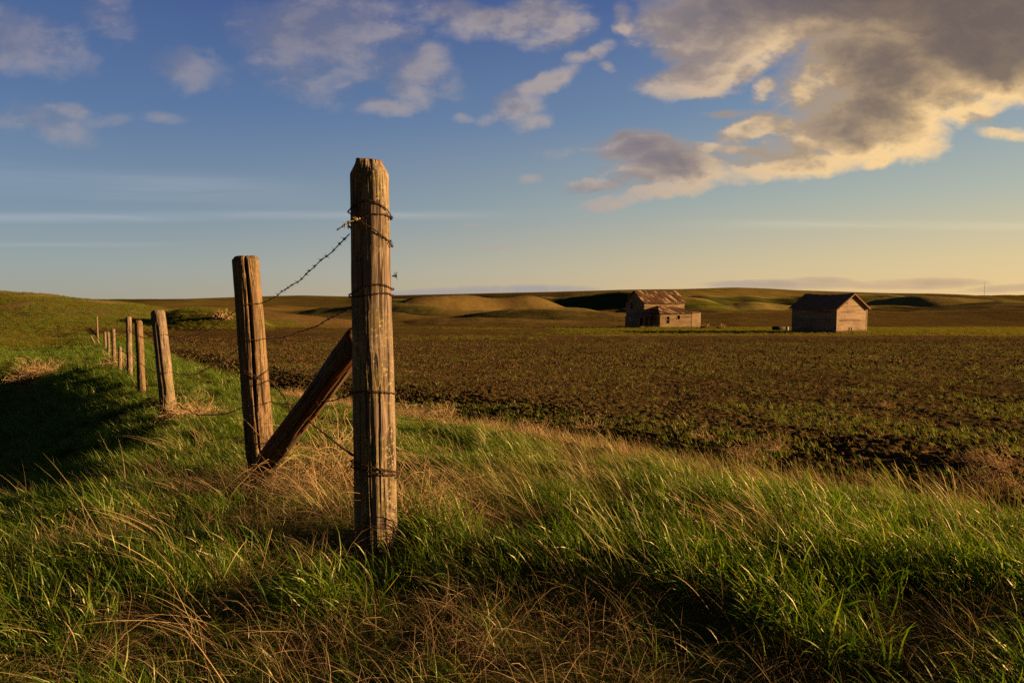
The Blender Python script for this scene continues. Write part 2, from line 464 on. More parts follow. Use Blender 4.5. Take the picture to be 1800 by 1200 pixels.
    pale = ss(y + n1 * 4 - 0.02 * x, 75.5, 78) * (1 - ss(y + n1 * 4 - 0.02 * x, 80, 82)) * ss(x, 4, 12) * .75
    # track on the left hillside
    ty = np.interp(x, [-190, -150, -100, -74, -56, -44], [120, 112, 104, 100, 118, 160])
    tr = (1 - ss(np.abs(y - ty + n1 * 3), 1.5, 4)) * ss(-u, .42, .5)
    dry = np.maximum(np.maximum(dry, pale), tr)
    # weedy green flush over the flat field in the distance
    # the slopes left of the fence line are grassed, the flat right of it is drilled in rows
    leftg = ss(-(x - (FB - FK * y)), 0, 4) * ss(y, 50, 62)
    green = np.maximum(green, leftg * .85 * (1 - ss(y, 240, 300))); dry = np.maximum(dry, leftg * .45)
    rows = np.maximum(rows, infield * ss(y, 54, 62) * (1 - ss(y, 128, 140)) * ss(-u, .27, .36) * (1 - leftg) * (1 - ss(green, .4, .7)))
    flush = ss(fbm(x / 30, y / 8, 9, 3), -0.02, .16) * ss(y, 30, 70) * (1 - ss(y, 140, 170)) * .5
    green = np.maximum(green, flush * infield)
    fieldm = infield * (1 - ss(y, 60, 110))
    return h, green, dry, rows, fieldm, s, ed, deep


def gz(x, y): return EYE + float(ground(np.array([x]), np.array([y]))[0])


def build_ground():
    rs = [0.25]
    while rs[-1] < 16000:
        r = rs[-1]
        k = 0.025 if r < 1.5 else 0.0085 if r < 5 else 0.0042 if r < 38 else 0.0075 if r < 2200 else 0.04
        rs.append(r * (1 + k))
    rs = np.array(rs)
    a1 = np.arange(-46, 46.01, 0.125)
    a2 = np.concatenate([np.arange(-180, -60, 6.0), np.arange(-60, -46, 1.0), a1, np.arange(47, 60, 1.0), np.arange(60, 180, 6.0)])
    A = np.radians(a2)
    nr, na = len(rs), len(A)
    rr, aa = np.meshgrid(rs, A, indexing='ij')
    x = (rr * np.sin(aa)).ravel(); y = (rr * np.cos(aa)).ravel()
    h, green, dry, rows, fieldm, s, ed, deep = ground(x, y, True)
    rad = rr.ravel()
    # clods and furrows of the tilled field (real relief)
    clod = fbm(x * 5.5, y * 5.5, 41, 4, .62)
    big = fbm(x * 1.3, y * 1.3, 42, 2)
    fur = np.sin(ed * 2 * np.pi / 0.62 + 2.2 * fbm(x * .35, y * .35, 8, 2))
    fl = fieldm * (1 - ss(rad, 40, 90))
    h = h + fl * (np.abs(clod) * 0.15 - 0.03 + big * 0.08 + fur * 0.05 * (1 - ss(ed, 3, 9)))
    V = np.stack([x, y, EYE + h], 1)
    i = np.arange(nr - 1)[:, None] * na + np.arange(na)[None, :]
    j = np.arange(nr - 1)[:, None] * na + (np.arange(na)[None, :] + 1) % na
    F = np.stack([i, j, j + na, i + na], -1).reshape(-1, 4)[:, ::-1]
    # centre cap
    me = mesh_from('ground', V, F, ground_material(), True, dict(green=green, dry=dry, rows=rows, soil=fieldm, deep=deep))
    o = link('ground', me); tag(o, kind='structure')
    return o


def ground_material():
    m = bpy.data.materials.new('ground'); m.use_nodes = True
    t = m.node_tree; t.nodes.clear(); g = NT(t)
    def A(n): a = g.node('ShaderNodeAttribute'); a.attribute_name = n; return a.outputs['Fac']
    pos = g.node('ShaderNodeNewGeometry').outputs['Position']
    n_f = g.noise(pos, 9.0, 6, 0.65)
    n_m = g.noise(pos, 0.35, 5, 0.6)
    st = g.node('ShaderNodeMapping'); st.inputs['Scale'].default_value = (.012, .05, .05); g.l.new(pos, st.inputs[0])
    n_l = g.noise(st.outputs[0], 1.0, 6, 0.62)
    soil = g.ramp(n_f, [(.25, (.016, .011, .004)), (.5, (.058, .040, .012)), (.66, (.130, .088, .026)), (.8, (.34, .24, .10))])
    soil = g.mix(g.sstep(n_m, .42, .66, 0, .5), soil, (.062, .052, .016))
    farsoil = g.mix(n_l, (.050, .035, .009), (.138, .094, .024))
    farsoil = g.mix(A('rows'), farsoil, (.17, .10, .03))
    soil = g.mix(A('soil'), farsoil, soil)
    grn = g.mix(n_m, (.018, .048, .006), (.070, .115, .012))
    grn = g.mix(g.sstep(n_l, .4, .62), grn, (.19, .165, .020))
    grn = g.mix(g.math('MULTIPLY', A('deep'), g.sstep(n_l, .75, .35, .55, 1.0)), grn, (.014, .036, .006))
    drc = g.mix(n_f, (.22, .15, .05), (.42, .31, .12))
    gm = g.sstep(g.math('ADD', A('green'), g.math('MULTIPLY', g.math('SUBTRACT', n_l, .5), .7)), .25, .75)
    col = g.mix(gm, soil, grn)
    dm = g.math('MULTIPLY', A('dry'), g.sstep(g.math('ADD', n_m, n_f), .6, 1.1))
    col = g.mix(dm, col, drc)  # dry ground and track; on ridge crests this paints the low sun's gold
    # drill rows on the left slope
    mp = g.node('ShaderNodeMapping'); mp.inputs['Rotation'].default_value = (0, 0, R(-32.8)); g.l.new(pos, mp.inputs[0])
    wv = g.node('ShaderNodeTexWave', bands_direction='X'); wv.inputs['Scale'].default_value = .40; wv.inputs['Distortion'].default_value = 2.0
    wv.inputs['Detail'].default_value = 1; wv.inputs['Detail Scale'].default_value = .08
    g.l.new(mp.outputs[0], wv.inputs[0])
    rowm = g.math('MULTIPLY', A('rows'), wv.outputs['Fac'])
    col = g.mix(g.math('MULTIPLY', rowm, .75), col, (.022, .012, .006))
    b = g.node('ShaderNodeBsdfPrincipled')
    g.put(b.inputs['Base Color'], col); b.inputs['Roughness'].default_value = 1.0; b.inputs['Specular IOR Level'].default_value = 0.0
    bp = g.node('ShaderNodeBump'); bp.inputs['Strength'].default_value = .8; bp.inputs['Distance'].default_value = .06
    g.put(bp.inputs['Height'], g.math('ADD', n_f, g.math('MULTIPLY', n_m, 3.0)))
    bp2 = g.node('ShaderNodeBump'); bp2.inputs['Strength'].default_value = .6; bp2.inputs['Distance'].default_value = .8
    g.put(bp2.inputs['Height'], g.noise(pos, .12, 5, .6)); g.l.new(bp.outputs[0], bp2.inputs['Normal'])
    g.l.new(bp2.outputs[0], b.inputs['Normal'])
    o = g.node('ShaderNodeOutputMaterial'); g.l.new(b.outputs[0], o.inputs[0])
    return m


build_ground()

# ============================================================ materials


def wood_mat(name, dark, mid, light, lichen=0.0, warm=0.0, scale=1.0, bump=.5, stain=None):
    m = bpy.data.materials.new(name); m.use_nodes = True
    t = m.node_tree; t.nodes.clear(); g = NT(t)
    co = g.node('ShaderNodeTexCoord').outputs['Object']
    oi = g.node('ShaderNodeObjectInfo').outputs['Random']
    co = g.vmath('ADD', co, g.xyz(g.math('MULTIPLY', oi, 7.0), 0, g.math('MULTIPLY', oi, 3.0)))
    s1 = g.node('ShaderNodeMapping'); s1.inputs['Scale'].default_value = (1, 1, .05); g.l.new(co, s1.inputs[0])
    s2 = g.node('ShaderNodeMapping'); s2.inputs['Scale'].default_value = (1, 1, .14); g.l.new(co, s2.inputs[0])
    fine = g.noise(s1.outputs[0], 120 * scale, 6, .62, .4)
    mid_n = g.noise(s2.outputs[0], 24 * scale, 6, .6, .9)
    patch = g.noise(co, 6 * scale, 5, .6)
    col = g.ramp(g.math('MULTIPLY_ADD', fine, .55, g.math('MULTIPLY', mid_n, .45)), [(.34, dark), (.5, mid), (.66, light)])
    col = g.mix(g.sstep(patch, .48, .66, 0, .55), col, tuple(c * .62 for c in mid))
    crack = g.sstep(g.noise(s1.outputs[0], 46 * scale, 3, .5, .6), .575, .65)
    col = g.mix(g.math('MULTIPLY', crack, .85), col, (.012, .008, .005))
    if stain:
        z = g.sep(co)
        col = g.mix(g.sstep(g.noise(s2.outputs[0], 9, 3, .5), .46, .60, 0, .75), col, stain)
    if lichen:
        ln = g.noise(co, 62 * scale, 5, .72); lm = g.noise(co, 3.4, 3, .5)
        lf = g.math('MULTIPLY', g.sstep(ln, .53, .62), g.sstep(lm, .40, .56, 0, lichen))
        col = g.mix(lf, col, (.42, .36, .17))
        lf2 = g.math('MULTIPLY', g.sstep(g.noise(co, 9, 4, .6), .45, .6), g.sstep(lm, .42, .56, 0, lichen * .4))
        col = g.mix(lf2, col, (.17, .15, .035))
    b = g.node('ShaderNodeBsdfPrincipled'); g.put(b.inputs['Base Color'], col)
    b.inputs['Roughness'].default_value = .88; b.inputs['Specular IOR Level'].default_value = .2
    bp = g.node('ShaderNodeBump'); bp.inputs['Strength'].default_value = bump; bp.inputs['Distance'].default_value = .008 / scale
    g.put(bp.inputs['Height'], g.math('SUBTRACT', g.math('ADD', fine, g.math('MULTIPLY', mid_n, .9)), g.math('MULTIPLY', crack, 1.3)))
    g.l.new(bp.outputs[0], b.inputs['Normal'])
    o = g.node('ShaderNodeOutputMaterial'); g.l.new(b.outputs[0], o.inputs[0])
    return m


def simple_mat(name, col, rough=.9, metal=0.0, nscale=8, var=.35, spec=.25):
    m = bpy.data.materials.new(name); m.use_nodes = True
    t = m.node_tree; t.nodes.clear(); g = NT(t)
    co = g.node('ShaderNodeTexCoord').outputs['Object']
    n = g.noise(co, nscale, 5, .6)
    c = g.mix(n, tuple(x * (1 - var) for x in col), tuple(min(1, x * (1 + var)) for x in col))
    b = g.node('ShaderNodeBsdfPrincipled'); g.put(b.inputs['Base Color'], c)
    b.inputs['Roughness'].default_value = rough; b.inputs['Metallic'].default_value = metal; b.inputs['Specular IOR Level'].default_value = spec
    o = g.node('ShaderNodeOutputMaterial'); g.l.new(b.outputs[0], o.inputs[0])
    return m


def blade_mat(name, stops, trans=.45, gloss=.0):
    """thin leaves: colour from a per-blade random value, light passes through"""
    m = bpy.data.materials.new(name); m.use_nodes = True
    t = m.node_tree; t.nodes.clear(); g = NT(t)
    a = g.node('ShaderNodeAttribute'); a.attribute_name = 'rnd'
    oi = g.node('ShaderNodeObjectInfo').outputs['Random']
    f = g.math('FRACT', g.math('ADD', a.outputs['Fac'], g.math('MULTIPLY', oi, 1.0)))
    c = g.ramp(f, stops)
    pos = g.node('ShaderNodeNewGeometry').outputs['Position']
    pn = g.noise(pos, .8, 3, .5)
    c = g.mix(1.0, c, g.mix(pn, (.62, .66, .6), (1.3, 1.25, 1.3)), 'MULTIPLY')
    d = g.node('ShaderNodeBsdfDiffuse'); g.put(d.inputs[0], c)
    tr = g.node('ShaderNodeBsdfTranslucent'); g.put(tr.inputs[0], g.mix(1.0, c, (1.25, 1.2, .7), 'MULTIPLY'))
    mx = g.node('ShaderNodeMixShader'); mx.inputs[0].default_value = trans
    g.l.new(d.outputs[0], mx.inputs[1]); g.l.new(tr.outputs[0], mx.inputs[2])
    gl = g.node('ShaderNodeBsdfGlossy'); gl.inputs['Roughness'].default_value = .42; gl.inputs[0].default_value = (.9, .82, .55, 1)
    mx2 = g.node('ShaderNodeMixShader'); mx2.inputs[0].default_value = gloss
    g.l.new(mx.outputs[0], mx2.inputs[1]); g.l.new(gl.outputs[0], mx2.inputs[2])
    o = g.node('ShaderNodeOutputMaterial'); g.l.new(mx2.outputs[0], o.inputs[0])
    return m


M_POST = wood_mat('weathered_post_wood', (.050, .038, .030), (.175, .130, .094), (.37, .29, .21), lichen=.75)
M_POST2 = wood_mat('lichened_post_wood', (.045, .030, .018), (.16, .105, .055), (.30, .21, .115), lichen=.4)
M_BRACE = wood_mat('brace_pole_wood', (.035, .024, .017), (.11, .075, .05), (.21, .15, .10), stain=(.22, .062, .022))
M_WIRE = simple_mat('rusty_wire', (.060, .036, .024), .7, .35, 60, .5)
M_WIRE_PALE = simple_mat('galvanised_wire_end', (.50, .40, .20), .5, .3, 60, .3)
M_STRAW = blade_mat('dry_straw', [(0, (.13, .085, .045)), (.4, (.24, .17, .09)), (.8, (.42, .32, .18)), (1, (.20, .13, .07))], .2)
M_TWIG = blade_mat('dry_twig', [(0, (.24, .15, .08)), (.5, (.38, .26, .15)), (1, (.50, .37, .23))], .12)
M_GREEN = blade_mat('green_blade', [(0, (.030, .085, .006)), (.35, (.070, .155, .008)), (.7, (.130, .230, .008)), (.93, (.20, .275, .014)), (1, (.36, .32, .08))], .48, .045)
M_WEED = blade_mat('pale_weed', [(0, (.30, .20, .10)), (.5, (.44, .32, .16)), (1, (.56, .43, .24))], .12)
M_SPROUT = blade_mat('sprout_blade', [(0, (.06, .12, .008)), (.5, (.12, .19, .012)), (.9, (.20, .24, .02)), (1, (.34, .27, .10))], .45, .03)
M_HEAD = blade_mat('seed_head', [(0, (.30, .25, .11)), (1, (.44, .38, .18))], .35)

# ============================================================ grass and other ground cover


def blades(n, radius, lmin, lmax, wmin, wmax, lean, wind=.5, droop=.6, seg=5, seed=0, zj=0.0, spread=.45, head=0.0):
    """n curved tapering leaves around the origin, swept towards -X by the wind"""
    g = rng(seed)
    a = g.uniform(0, 2 * np.pi, n); rr = radius * np.sqrt(g.uniform(0, 1, n))
    root = np.stack([rr * np.cos(a), rr * np.sin(a), np.full(n, -0.02)], 1)
    L = g.uniform(lmin, lmax, n); W = g.uniform(wmin, wmax, n)
    ang = g.uniform(0, 2 * np.pi, n); sp = spread * g.uniform(0, 1, n)
    d = np.stack([np.cos(ang) * sp - lean * g.uniform(.5, 1.3, n), np.sin(ang) * sp, np.ones(n)], 1)
    d /= np.linalg.norm(d, axis=1)[:, None]
    bend = np.stack([-wind * g.uniform(.4, 1.4, n), .35 * wind * g.normal(0, 1, n), -droop * g.uniform(.2, 1.3, n)], 1)
    V = []; R_ = []
    k = seg + 1
    # direction evolves along the leaf
    p = root.copy(); dd = d.copy()
    tw = g.uniform(0, np.pi, n)
    rows = []
    for i in range(k):
        t = i / seg
        side = np.cross(dd, np.array([0, 0, 1.0])); side /= np.maximum(np.linalg.norm(side, axis=1), 1e-6)[:, None]
        nrm = np.cross(side, dd)
        sd = side * np.cos(tw + t * .6)[:, None] + nrm * np.sin(tw + t * .6)[:, None]
        if head and t > .6:
            wf = head * (1.0 if t < .99 else .1)
        else:
            wf = (1 - t) ** .7 * (.65 + .6 * t if not head else .7) if not head else .6
        wv = (W * wf * .5)[:, None]
        rows.append((p - sd * wv, p + sd * wv))
        p = p + dd * (L / seg)[:, None]
        dd = dd + bend * (1.0 / seg) * (.5 + t * 1.2)
        dd /= np.linalg.norm(dd, axis=1)[:, None]
    V = np.stack([q for rw in rows for q in rw], 1)      # n, 2k, 3
    base = (np.arange(n) * 2 * k)[:, None, None]
    f = np.array([[2 * i, 2 * i + 1, 2 * i + 3, 2 * i + 2] for i in range(seg)])[None]
    F = (f + base).reshape(-1, 4)
    rnd = np.repeat(g.uniform(0, .9, n), 2 * k)
    return V.reshape(-1, 3), F, rnd


def combine(parts):
    V = []; F = []; A = []; b = 0; mi = []
    for k, (v, f, a) in enumerate(parts):
        V.append(v); F.append(f + b); A.append(a); b += len(v); mi.append(np.full(len(f), k))
    return np.concatenate(V), np.concatenate(F), np.concatenate(A), np.concatenate(mi)


def clump_mesh(name, parts, mats):
    V, F, A, mi = combine(parts)
    me = mesh_from(name, V, F, None, False, dict(rnd=A))
    for m in mats: me.materials.append(m)
    me.polygons.foreach_set('material_index', mi.astype(np.int32))
    me.polygons.foreach_set('use_smooth', np.ones(len(me.polygons), dtype=bool))
    me.update()
    return me


def make_coll(name, meshes):
    c = bpy.data.collections.new(name)
    for i, me in enumerate(meshes):
        o = bpy.data.objects.new('%s_%02d' % (name, i), me); c.objects.link(o)
    return c


def scatter(name, xy, coll, smin, smax, seed, label, kind='stuff', zoff=0.0, rotj=.5, size=None, aniso=None):
    n = len(xy); g = rng(seed)
    h = EYE + ground(xy[:, 0], xy[:, 1])
    P = np.stack([xy[:, 0], xy[:, 1], h + zoff], 1)
    me = bpy.data.meshes.new(name); me.vertices.add(n); me.vertices.foreach_set('co', P.astype(np.float32).ravel())
    rot = np.stack([g.normal(0, .10, n), g.normal(0, .12, n), g.uniform(-rotj, rotj, n)], 1)
    s = g.uniform(smin, smax, n)
    if size is not None: s = s * size
    a = me.attributes.new('rot', 'FLOAT_VECTOR', 'POINT'); a.data.foreach_set('vector', rot.astype(np.float32).ravel())
    a = me.attributes.new('scl', 'FLOAT', 'POINT'); a.data.foreach_set('value', s.astype(np.float32))
    k = len(coll.objects)
    a = me.attributes.new('idx', 'INT', 'POINT'); a.data.foreach_set('value', g.integers(0, k, n).astype(np.int32))
    o = link(name, me); tag(o, label, kind=kind)
    if kind != 'structure': o['category'] = 'grass' if 'grass' in name else 'ground cover'
    t = bpy.data.node_groups.new(name, 'GeometryNodeTree')
    t.interface.new_socket('Geometry', in_out='INPUT', socket_type='NodeSocketGeometry')
    t.interface.new_socket('Geometry', in_out='OUTPUT', socket_type='NodeSocketGeometry')
    q = NT(t); gi = q.node('NodeGroupInput'); go = q.node('NodeGroupOutput')
    ip = q.node('GeometryNodeInstanceOnPoints')
    ci = q.node('GeometryNodeCollectionInfo'); ci.inputs['Collection'].default_value = coll
    ci.inputs['Separate Children'].default_value = True; ci.inputs['Reset Children'].default_value = True
    def na(nm, ty):
        x = q.node('GeometryNodeInputNamedAttribute', data_type=ty); x.inputs['Name'].default_value = nm; return x.outputs['Attribute']
    q.l.new(gi.outputs[0], ip.inputs['Points']); q.l.new(ci.outputs[0], ip.inputs['Instance'])
    ip.inputs['Pick Instance'].default_value = True
    q.l.new(na('idx', 'INT'), ip.inputs['Instance Index'])
    q.l.new(na('rot', 'FLOAT_VECTOR'), ip.inputs['Rotation'])
    q.l.new(na('scl', 'FLOAT'), ip.inputs['Scale'])
    q.l.new(ip.outputs[0], go.inputs[0])
    md = o.modifiers.new('scatter', 'NODES'); md.node_group = t
    return o


def sample(n, dmin, dmax, seed, umax=.98, power=1.0):
    """random points in the wedge the photo looks over, uniform in area"""
    g = rng(seed)
    d = np.sqrt(g.uniform(dmin ** 2, dmax ** 2, n))
    u = g.uniform(-umax, umax, n)
    return np.stack([u * d, d], 1)


def near_posts(xy, r=.12):
    k = np.ones(len(xy), bool)
    for (px, py_) in ((-.64, 3.0), (-1.93, 4.9)):
        k &= np.hypot(xy[:, 0] - px, xy[:, 1] - py_) > r
    k &= ~((np.abs(xy[:, 0] + .60) < .17) & (xy[:, 1] > 2.62) & (xy[:, 1] < 3.0))
    return k


def build_grass():
    gt = [clump_mesh('grass_clump', [blades((80, 52)[i % 2], .14, .08, (.31, .27)[i % 2], (.0042, .007)[i % 2], (.009, .0115)[i % 2], .34, .85, (.8, 1.2)[i % 2], 5, 100 + i, spread=(.85, 1.1)[i % 2])], [M_GREEN]) for i in range(6)]
    gs = [clump_mesh('mixed_clump', [blades(20, .12, .10, .24, .003, .0065, .5, .9, .8, 5, 200 + i, spread=.8),
                                     blades(9, .15, .14, .42, .0018, .0035, .8, .7, .8, 4, 250 + i, spread=.9)], [M_GREEN, M_STRAW]) for i in range(5)]
    st = [clump_mesh('straw_clump', [blades(40, .17, .08, .32, .0016, .0034, 1.0, .5, 1.6, 4, 300 + i, spread=3.0)], [M_STRAW]) for i in range(5)]
    hd = [clump_mesh('headed_stalks', [blades(7, .12, .26, .48, .0028, .0042, .55, .7, .6, 7, 400 + i, spread=.45, head=1.5),
                                       blades(10, .10, .22, .5, .003, .006, .5, .7, .5, 5, 450 + i, spread=.4)], [M_HEAD, M_GREEN]) for i in range(5)]
    cg = make_coll('green_clumps', gt); cm = make_coll('mixed_clumps', gs); cs = make_coll('straw_clumps', st); ch = make_coll('head_clumps', hd)

    def masks(xy):
        s = fence_s(xy[:, 0], xy[:, 1]); ed = xy[:, 1] - edge_y(xy[:, 0])
        return s, ed
    # foreground
    def layer(name, coll, n, d0, d1, seed, keep, smin, smax, label, **kw):
        xy = sample(n, d0, d1, seed); s, ed = masks(xy)
        g = rng(seed + 9)
        p = keep(xy, s, ed)
        k = (g.uniform(0, 1, len(xy)) < p) & near_posts(xy)
        xy = xy[k]
        size = None
        if 'szf' in kw: size = kw.pop('szf')(xy)
        return scatter(name, xy, coll, smin, smax, seed + 3, label, size=size, **kw)

    tuft = lambda xy: fbm(xy[:, 0] * 1.9, xy[:, 1] * 1.9, 61, 2)      # where the green tussocks are
    dryn = lambda xy: fbm(xy[:, 0] * .8 + 40, xy[:, 1] * .8, 62, 3)
    def dryspot(xy):
        d = np.zeros(len(xy))
        for cx, cy, r in ((-1.0, 3.2, .75), (-1.7, 4.6, .9), (-.45, 3.3, .4), (.2, 2.0, .55), (1.0, 1.9, .5), (-.9, 2.1, .45), (1.15, 3.1, .3)):
            d = np.maximum(d, 1 - ss(np.hypot(xy[:, 0] - cx, xy[:, 1] - cy), r * .5, r * 1.2))
        return d
    tus = []
    for (px, py_, r) in ((60, 1130, .42), (150, 1060, .3), (620, 1075, .2), (800, 960, .26), (880, 1090, .2), (960, 880, .4), (1180, 950, .4), (1350, 890, .45), (1500, 930, .4), (1440, 1100, .28), (1250, 1080, .25), (300, 990, .3), (240, 880, .4), (420, 1000, .25), (560, 1090, .2), (1650, 950, .4), (1750, 1080, .35), (1000, 1010, .3), (380, 880, .3), (760, 850, .35)):
        u_, v_ = uv_of(px, py_); y_ = -1.22 / v_; tus.append((u_ * y_, y_, r))
    def spot(xy):
        d = np.zeros(len(xy))
        for cx, cy, r in tus: d = np.maximum(d, 1 - ss(np.hypot(xy[:, 0] - cx, xy[:, 1] - cy), r * .45, r * .85))
        return d
    grassy = lambda ed: 1 - ss(ed, -.35, .15)
    kg = lambda xy, s, ed: grassy(ed) * np.maximum(ss(tuft(xy) - dryspot(xy) * .28, .0, .06), spot(xy))
    def edz(xy): return 1 - .55 * ss(xy[:, 1] - edge_y(xy[:, 0]), -1.6, -.1)
    szg = lambda xy: (.62 + 1.1 * np.clip(tuft(xy) + .05, 0, .35) + .28 * spot(xy)) * edz(xy)
    layer('grass', cg, 4200, 1.25, 6.5, 1, kg, .6, 1.1, 'green wind-swept grass of the foreground bank', szf=szg, rotj=.95)
    layer('mixed_grass', cm, 3400, 1.25, 6.5, 2, lambda xy, s, ed: grassy(ed) * .62, .4, .8, 'green and dry grass growing mixed on the bank', rotj=.7, szf=edz)
    layer('dry_grass', cs, 2600, 1.25, 6.5, 3, lambda xy, s, ed: grassy(ed) * np.clip(.10 + dryspot(xy) + ss(-tuft(xy), 0, .15) * .35 - spot(xy), 0, 1), .6, 1.0, 'matted dry straw lying between the green tufts', rotj=3.1)
    layer('headed_grass', ch, 750, 2.4, 9, 4, lambda xy, s, ed: grassy(ed) * ss(xy[:, 0] + xy[:, 1] * .1, -.6, .8), .7, 1.0, 'seed-headed grass stalks bent by the wind at the right', rotj=.5, szf=edz)
    es = [clump_mesh('edge_straw', [blades(36, .13, .08, .27, .0020, .0036, .38, .4, .5, 4, 900 + i, spread=.9)], [M_WEED]) for i in range(4)]
    en = lambda xy: ss(fbm(xy[:, 0] * .9, xy[:, 1] * .9, 66, 2), -.14, .06)
    layer('edge_straw_grass', make_coll('edge_straws', es), 9000, 2.6, 16, 12, lambda xy, s, ed: ss(ed, -.5, -.05) * (1 - ss(ed, .5, 1.1)) * en(xy), .7, 1.45, 'pale upright straw along the edge between the grass and the tilled field', rotj=.9)
    ls = [clump_mesh('long_straw', [blades(13, .10, .26, .62, .0022, .0036, .75, .35, .55, 7, 950 + i, spread=.7)], [M_WEED]) for i in range(5)]
    ln = lambda xy: np.clip(.06 + (.55 * dryspot(xy) + .12 * ss(-tuft(xy), .06, .16)) * ss(xy[:, 1], 2.0, 3.0), 0, 1)
    layer('long_dry_grass', make_coll('long_straws', ls), 1050, 1.5, 7.5, 13, lambda xy, s, ed: grassy(ed) * ln(xy), .6, 1.1, 'long pale dead stalks leaning over the green grass', rotj=.8)
    # middle distance
    kg2 = lambda xy, s, ed: grassy(ed) * np.clip(ss(tuft(xy), -.15, .08) + .12, 0, 1)
    layer('bank_grass', cg, 7000, 6.5, 18, 5, kg2, .8, 1.3, 'green grass along the fence and in the ditch', szf=szg, rotj=.9)
    layer('distant_grass', cg, 9000, 18, 62, 6, lambda xy, s, ed: grassy(ed) * .9, 1.1, 1.9, 'green grass of the verge far along the fence')
    layer('distant_dry_grass', cs, 2500, 6.5, 40, 7, lambda xy, s, ed: grassy(ed) * ss(dryn(xy), .02, .18), .8, 1.4, 'dry grass patches among the verge grass', rotj=3.1)

    M_MEAD = blade_mat('meadow_blade', [(0, (.085, .115, .014)), (.5, (.15, .155, .020)), (1, (.27, .21, .06))], .45)
    md = [clump_mesh('meadow_clump', [blades(70, .22, .08, .22, .008, .016, .3, .7, .7, 4, 800 + i, spread=.9)], [M_MEAD]) for i in range(4)]
    cmd = make_coll('meadow_clumps', md)
    # grass of the meadow round the buildings and of the hillside at the left
    xy = sample(26000, 60, 135, 31, umax=.95); m = ground(xy[:, 0], xy[:, 1], True); gg = rng(5).uniform(0, 1, len(xy))
    scatter('meadow_grass', xy[(m[1] > .3) & (gg < m[1])], cmd, .8, 1.5, 33, 'short green grass of the meadow strip round the two buildings')
    gg = rng(6); n = 34000; d = np.sqrt(gg.uniform(60 ** 2, 250 ** 2, n)); u = gg.uniform(-1.0, -.33, n); xy = np.stack([u * d, d], 1)
    m = ground(xy[:, 0], xy[:, 1], True); k = (m[1] > .35) & (xy[:, 0] < FB - FK * xy[:, 1] + 60) & (gg.uniform(0, 1, n) < .45 + 2.5 * fbm(xy[:, 0] / 9, xy[:, 1] / 14, 90, 3))
    scatter('hillside_grass', xy[k], make_coll('hill_clumps', gt[:2] + md), 1.5, 2.8, 34, 'yellowing grass on the hillside left of the fence')
    # field: sprouts, straw residue, clods
    sp = [clump_mesh('sprout', [blades(6, .035, .05, .13, .004, .007, .35, .5, .4, 3, 500 + i, spread=.5)], [M_SPROUT]) for i in range(6)]
    rs_ = [clump_mesh('residue', [blades(12, .12, .03, .13, .003, .007, 1.2, .2, .6, 2, 600 + i, spread=2.5)], [M_STRAW]) for i in range(4)]
    csp = make_coll('sprouts', sp); crs = make_coll('residues', rs_)
    def field_layer(name, coll, n, d0, d1, seed, keep, smin, smax, label, rows=False, **kw):
        xy = sample(n, d0, d1, seed); g = rng(seed + 5)
        ed = xy[:, 1] - edge_y(xy[:, 0])
        k = (ed > .1) & (g.uniform(0, 1, n) < keep(xy, ed))
        return scatter(name, xy[k], coll, smin, smax, seed + 3, label, **kw)
    pn = lambda xy, e: np.clip(.22 + 3.2 * (fbm(xy[:, 0] * .5, xy[:, 1] * .3, 71, 3) + .12) , 0.05, 1)
    rowk = lambda xy, e: pn(xy, e) * (.35 + .65 * (np.sin(e * 2 * np.pi / .31) > .1))
    field_layer('crop_sprouts', csp, 20000, 2.8, 14, 21, rowk, .5, 1.2, 'green crop sprouts in rows on the near tilled field', zoff=.02, rotj=.6)
    field_layer('distant_sprouts', csp, 23000, 14, 62, 22, pn, .8, 1.5, 'green crop sprouts across the distant tilled field', zoff=.02, rotj=.6)
    rn = lambda xy, e: np.clip(.2 + 2.5 * (fbm(xy[:, 0] * .6, xy[:, 1] * .35, 73, 3) + .05), .05, 1)
    field_layer('straw_residue', crs, 18000, 2.8, 26, 23, rn, .4, .95, 'straw residue scattered over the dark soil', zoff=.02, rotj=3.1)
    field_layer('distant_residue', crs, 14000, 26, 75, 24, rn, 1.2, 2.4, 'straw residue over the distant soil', zoff=.03, rotj=3.1)
    # clods
    M_CLOD = simple_mat('soil_clod', (.095, .054, .020), 1.0, 0, 30, .5, .1)
    cl = []
    for i in range(5):
        import bmesh
        bm = bmesh.new(); bmesh.ops.create_icosphere(bm, subdivisions=2, radius=.04)
        for v in bm.verts:
            k = 1 + .8 * mnoise.noise(v.co * 28 + Vector((i * 9, 0, 0))); v.co = Vector((v.co.x * k, v.co.y * k, v.co.z * k * .7))
        me = bpy.data.meshes.new('clod'); bm.to_mesh(me); bm.free(); me.materials.append(M_CLOD); cl.append(me)
    ccl = make_coll('clods', cl)
    field_layer('soil_clods', ccl, 12000, 2.8, 30, 25, lambda xy, e: .8 + 0 * e, .2, .75, 'lumpy dark soil clods of the tilled field', zoff=.03, rotj=3.1)
    field_layer('distant_clods', ccl, 9000, 30, 70, 26, lambda xy, e: .8 + 0 * e, .8, 1.8, 'soil clods of the far side of the tilled field', zoff=.03, rotj=3.1)


build_grass()

# ============================================================ dry shrubs and tufts


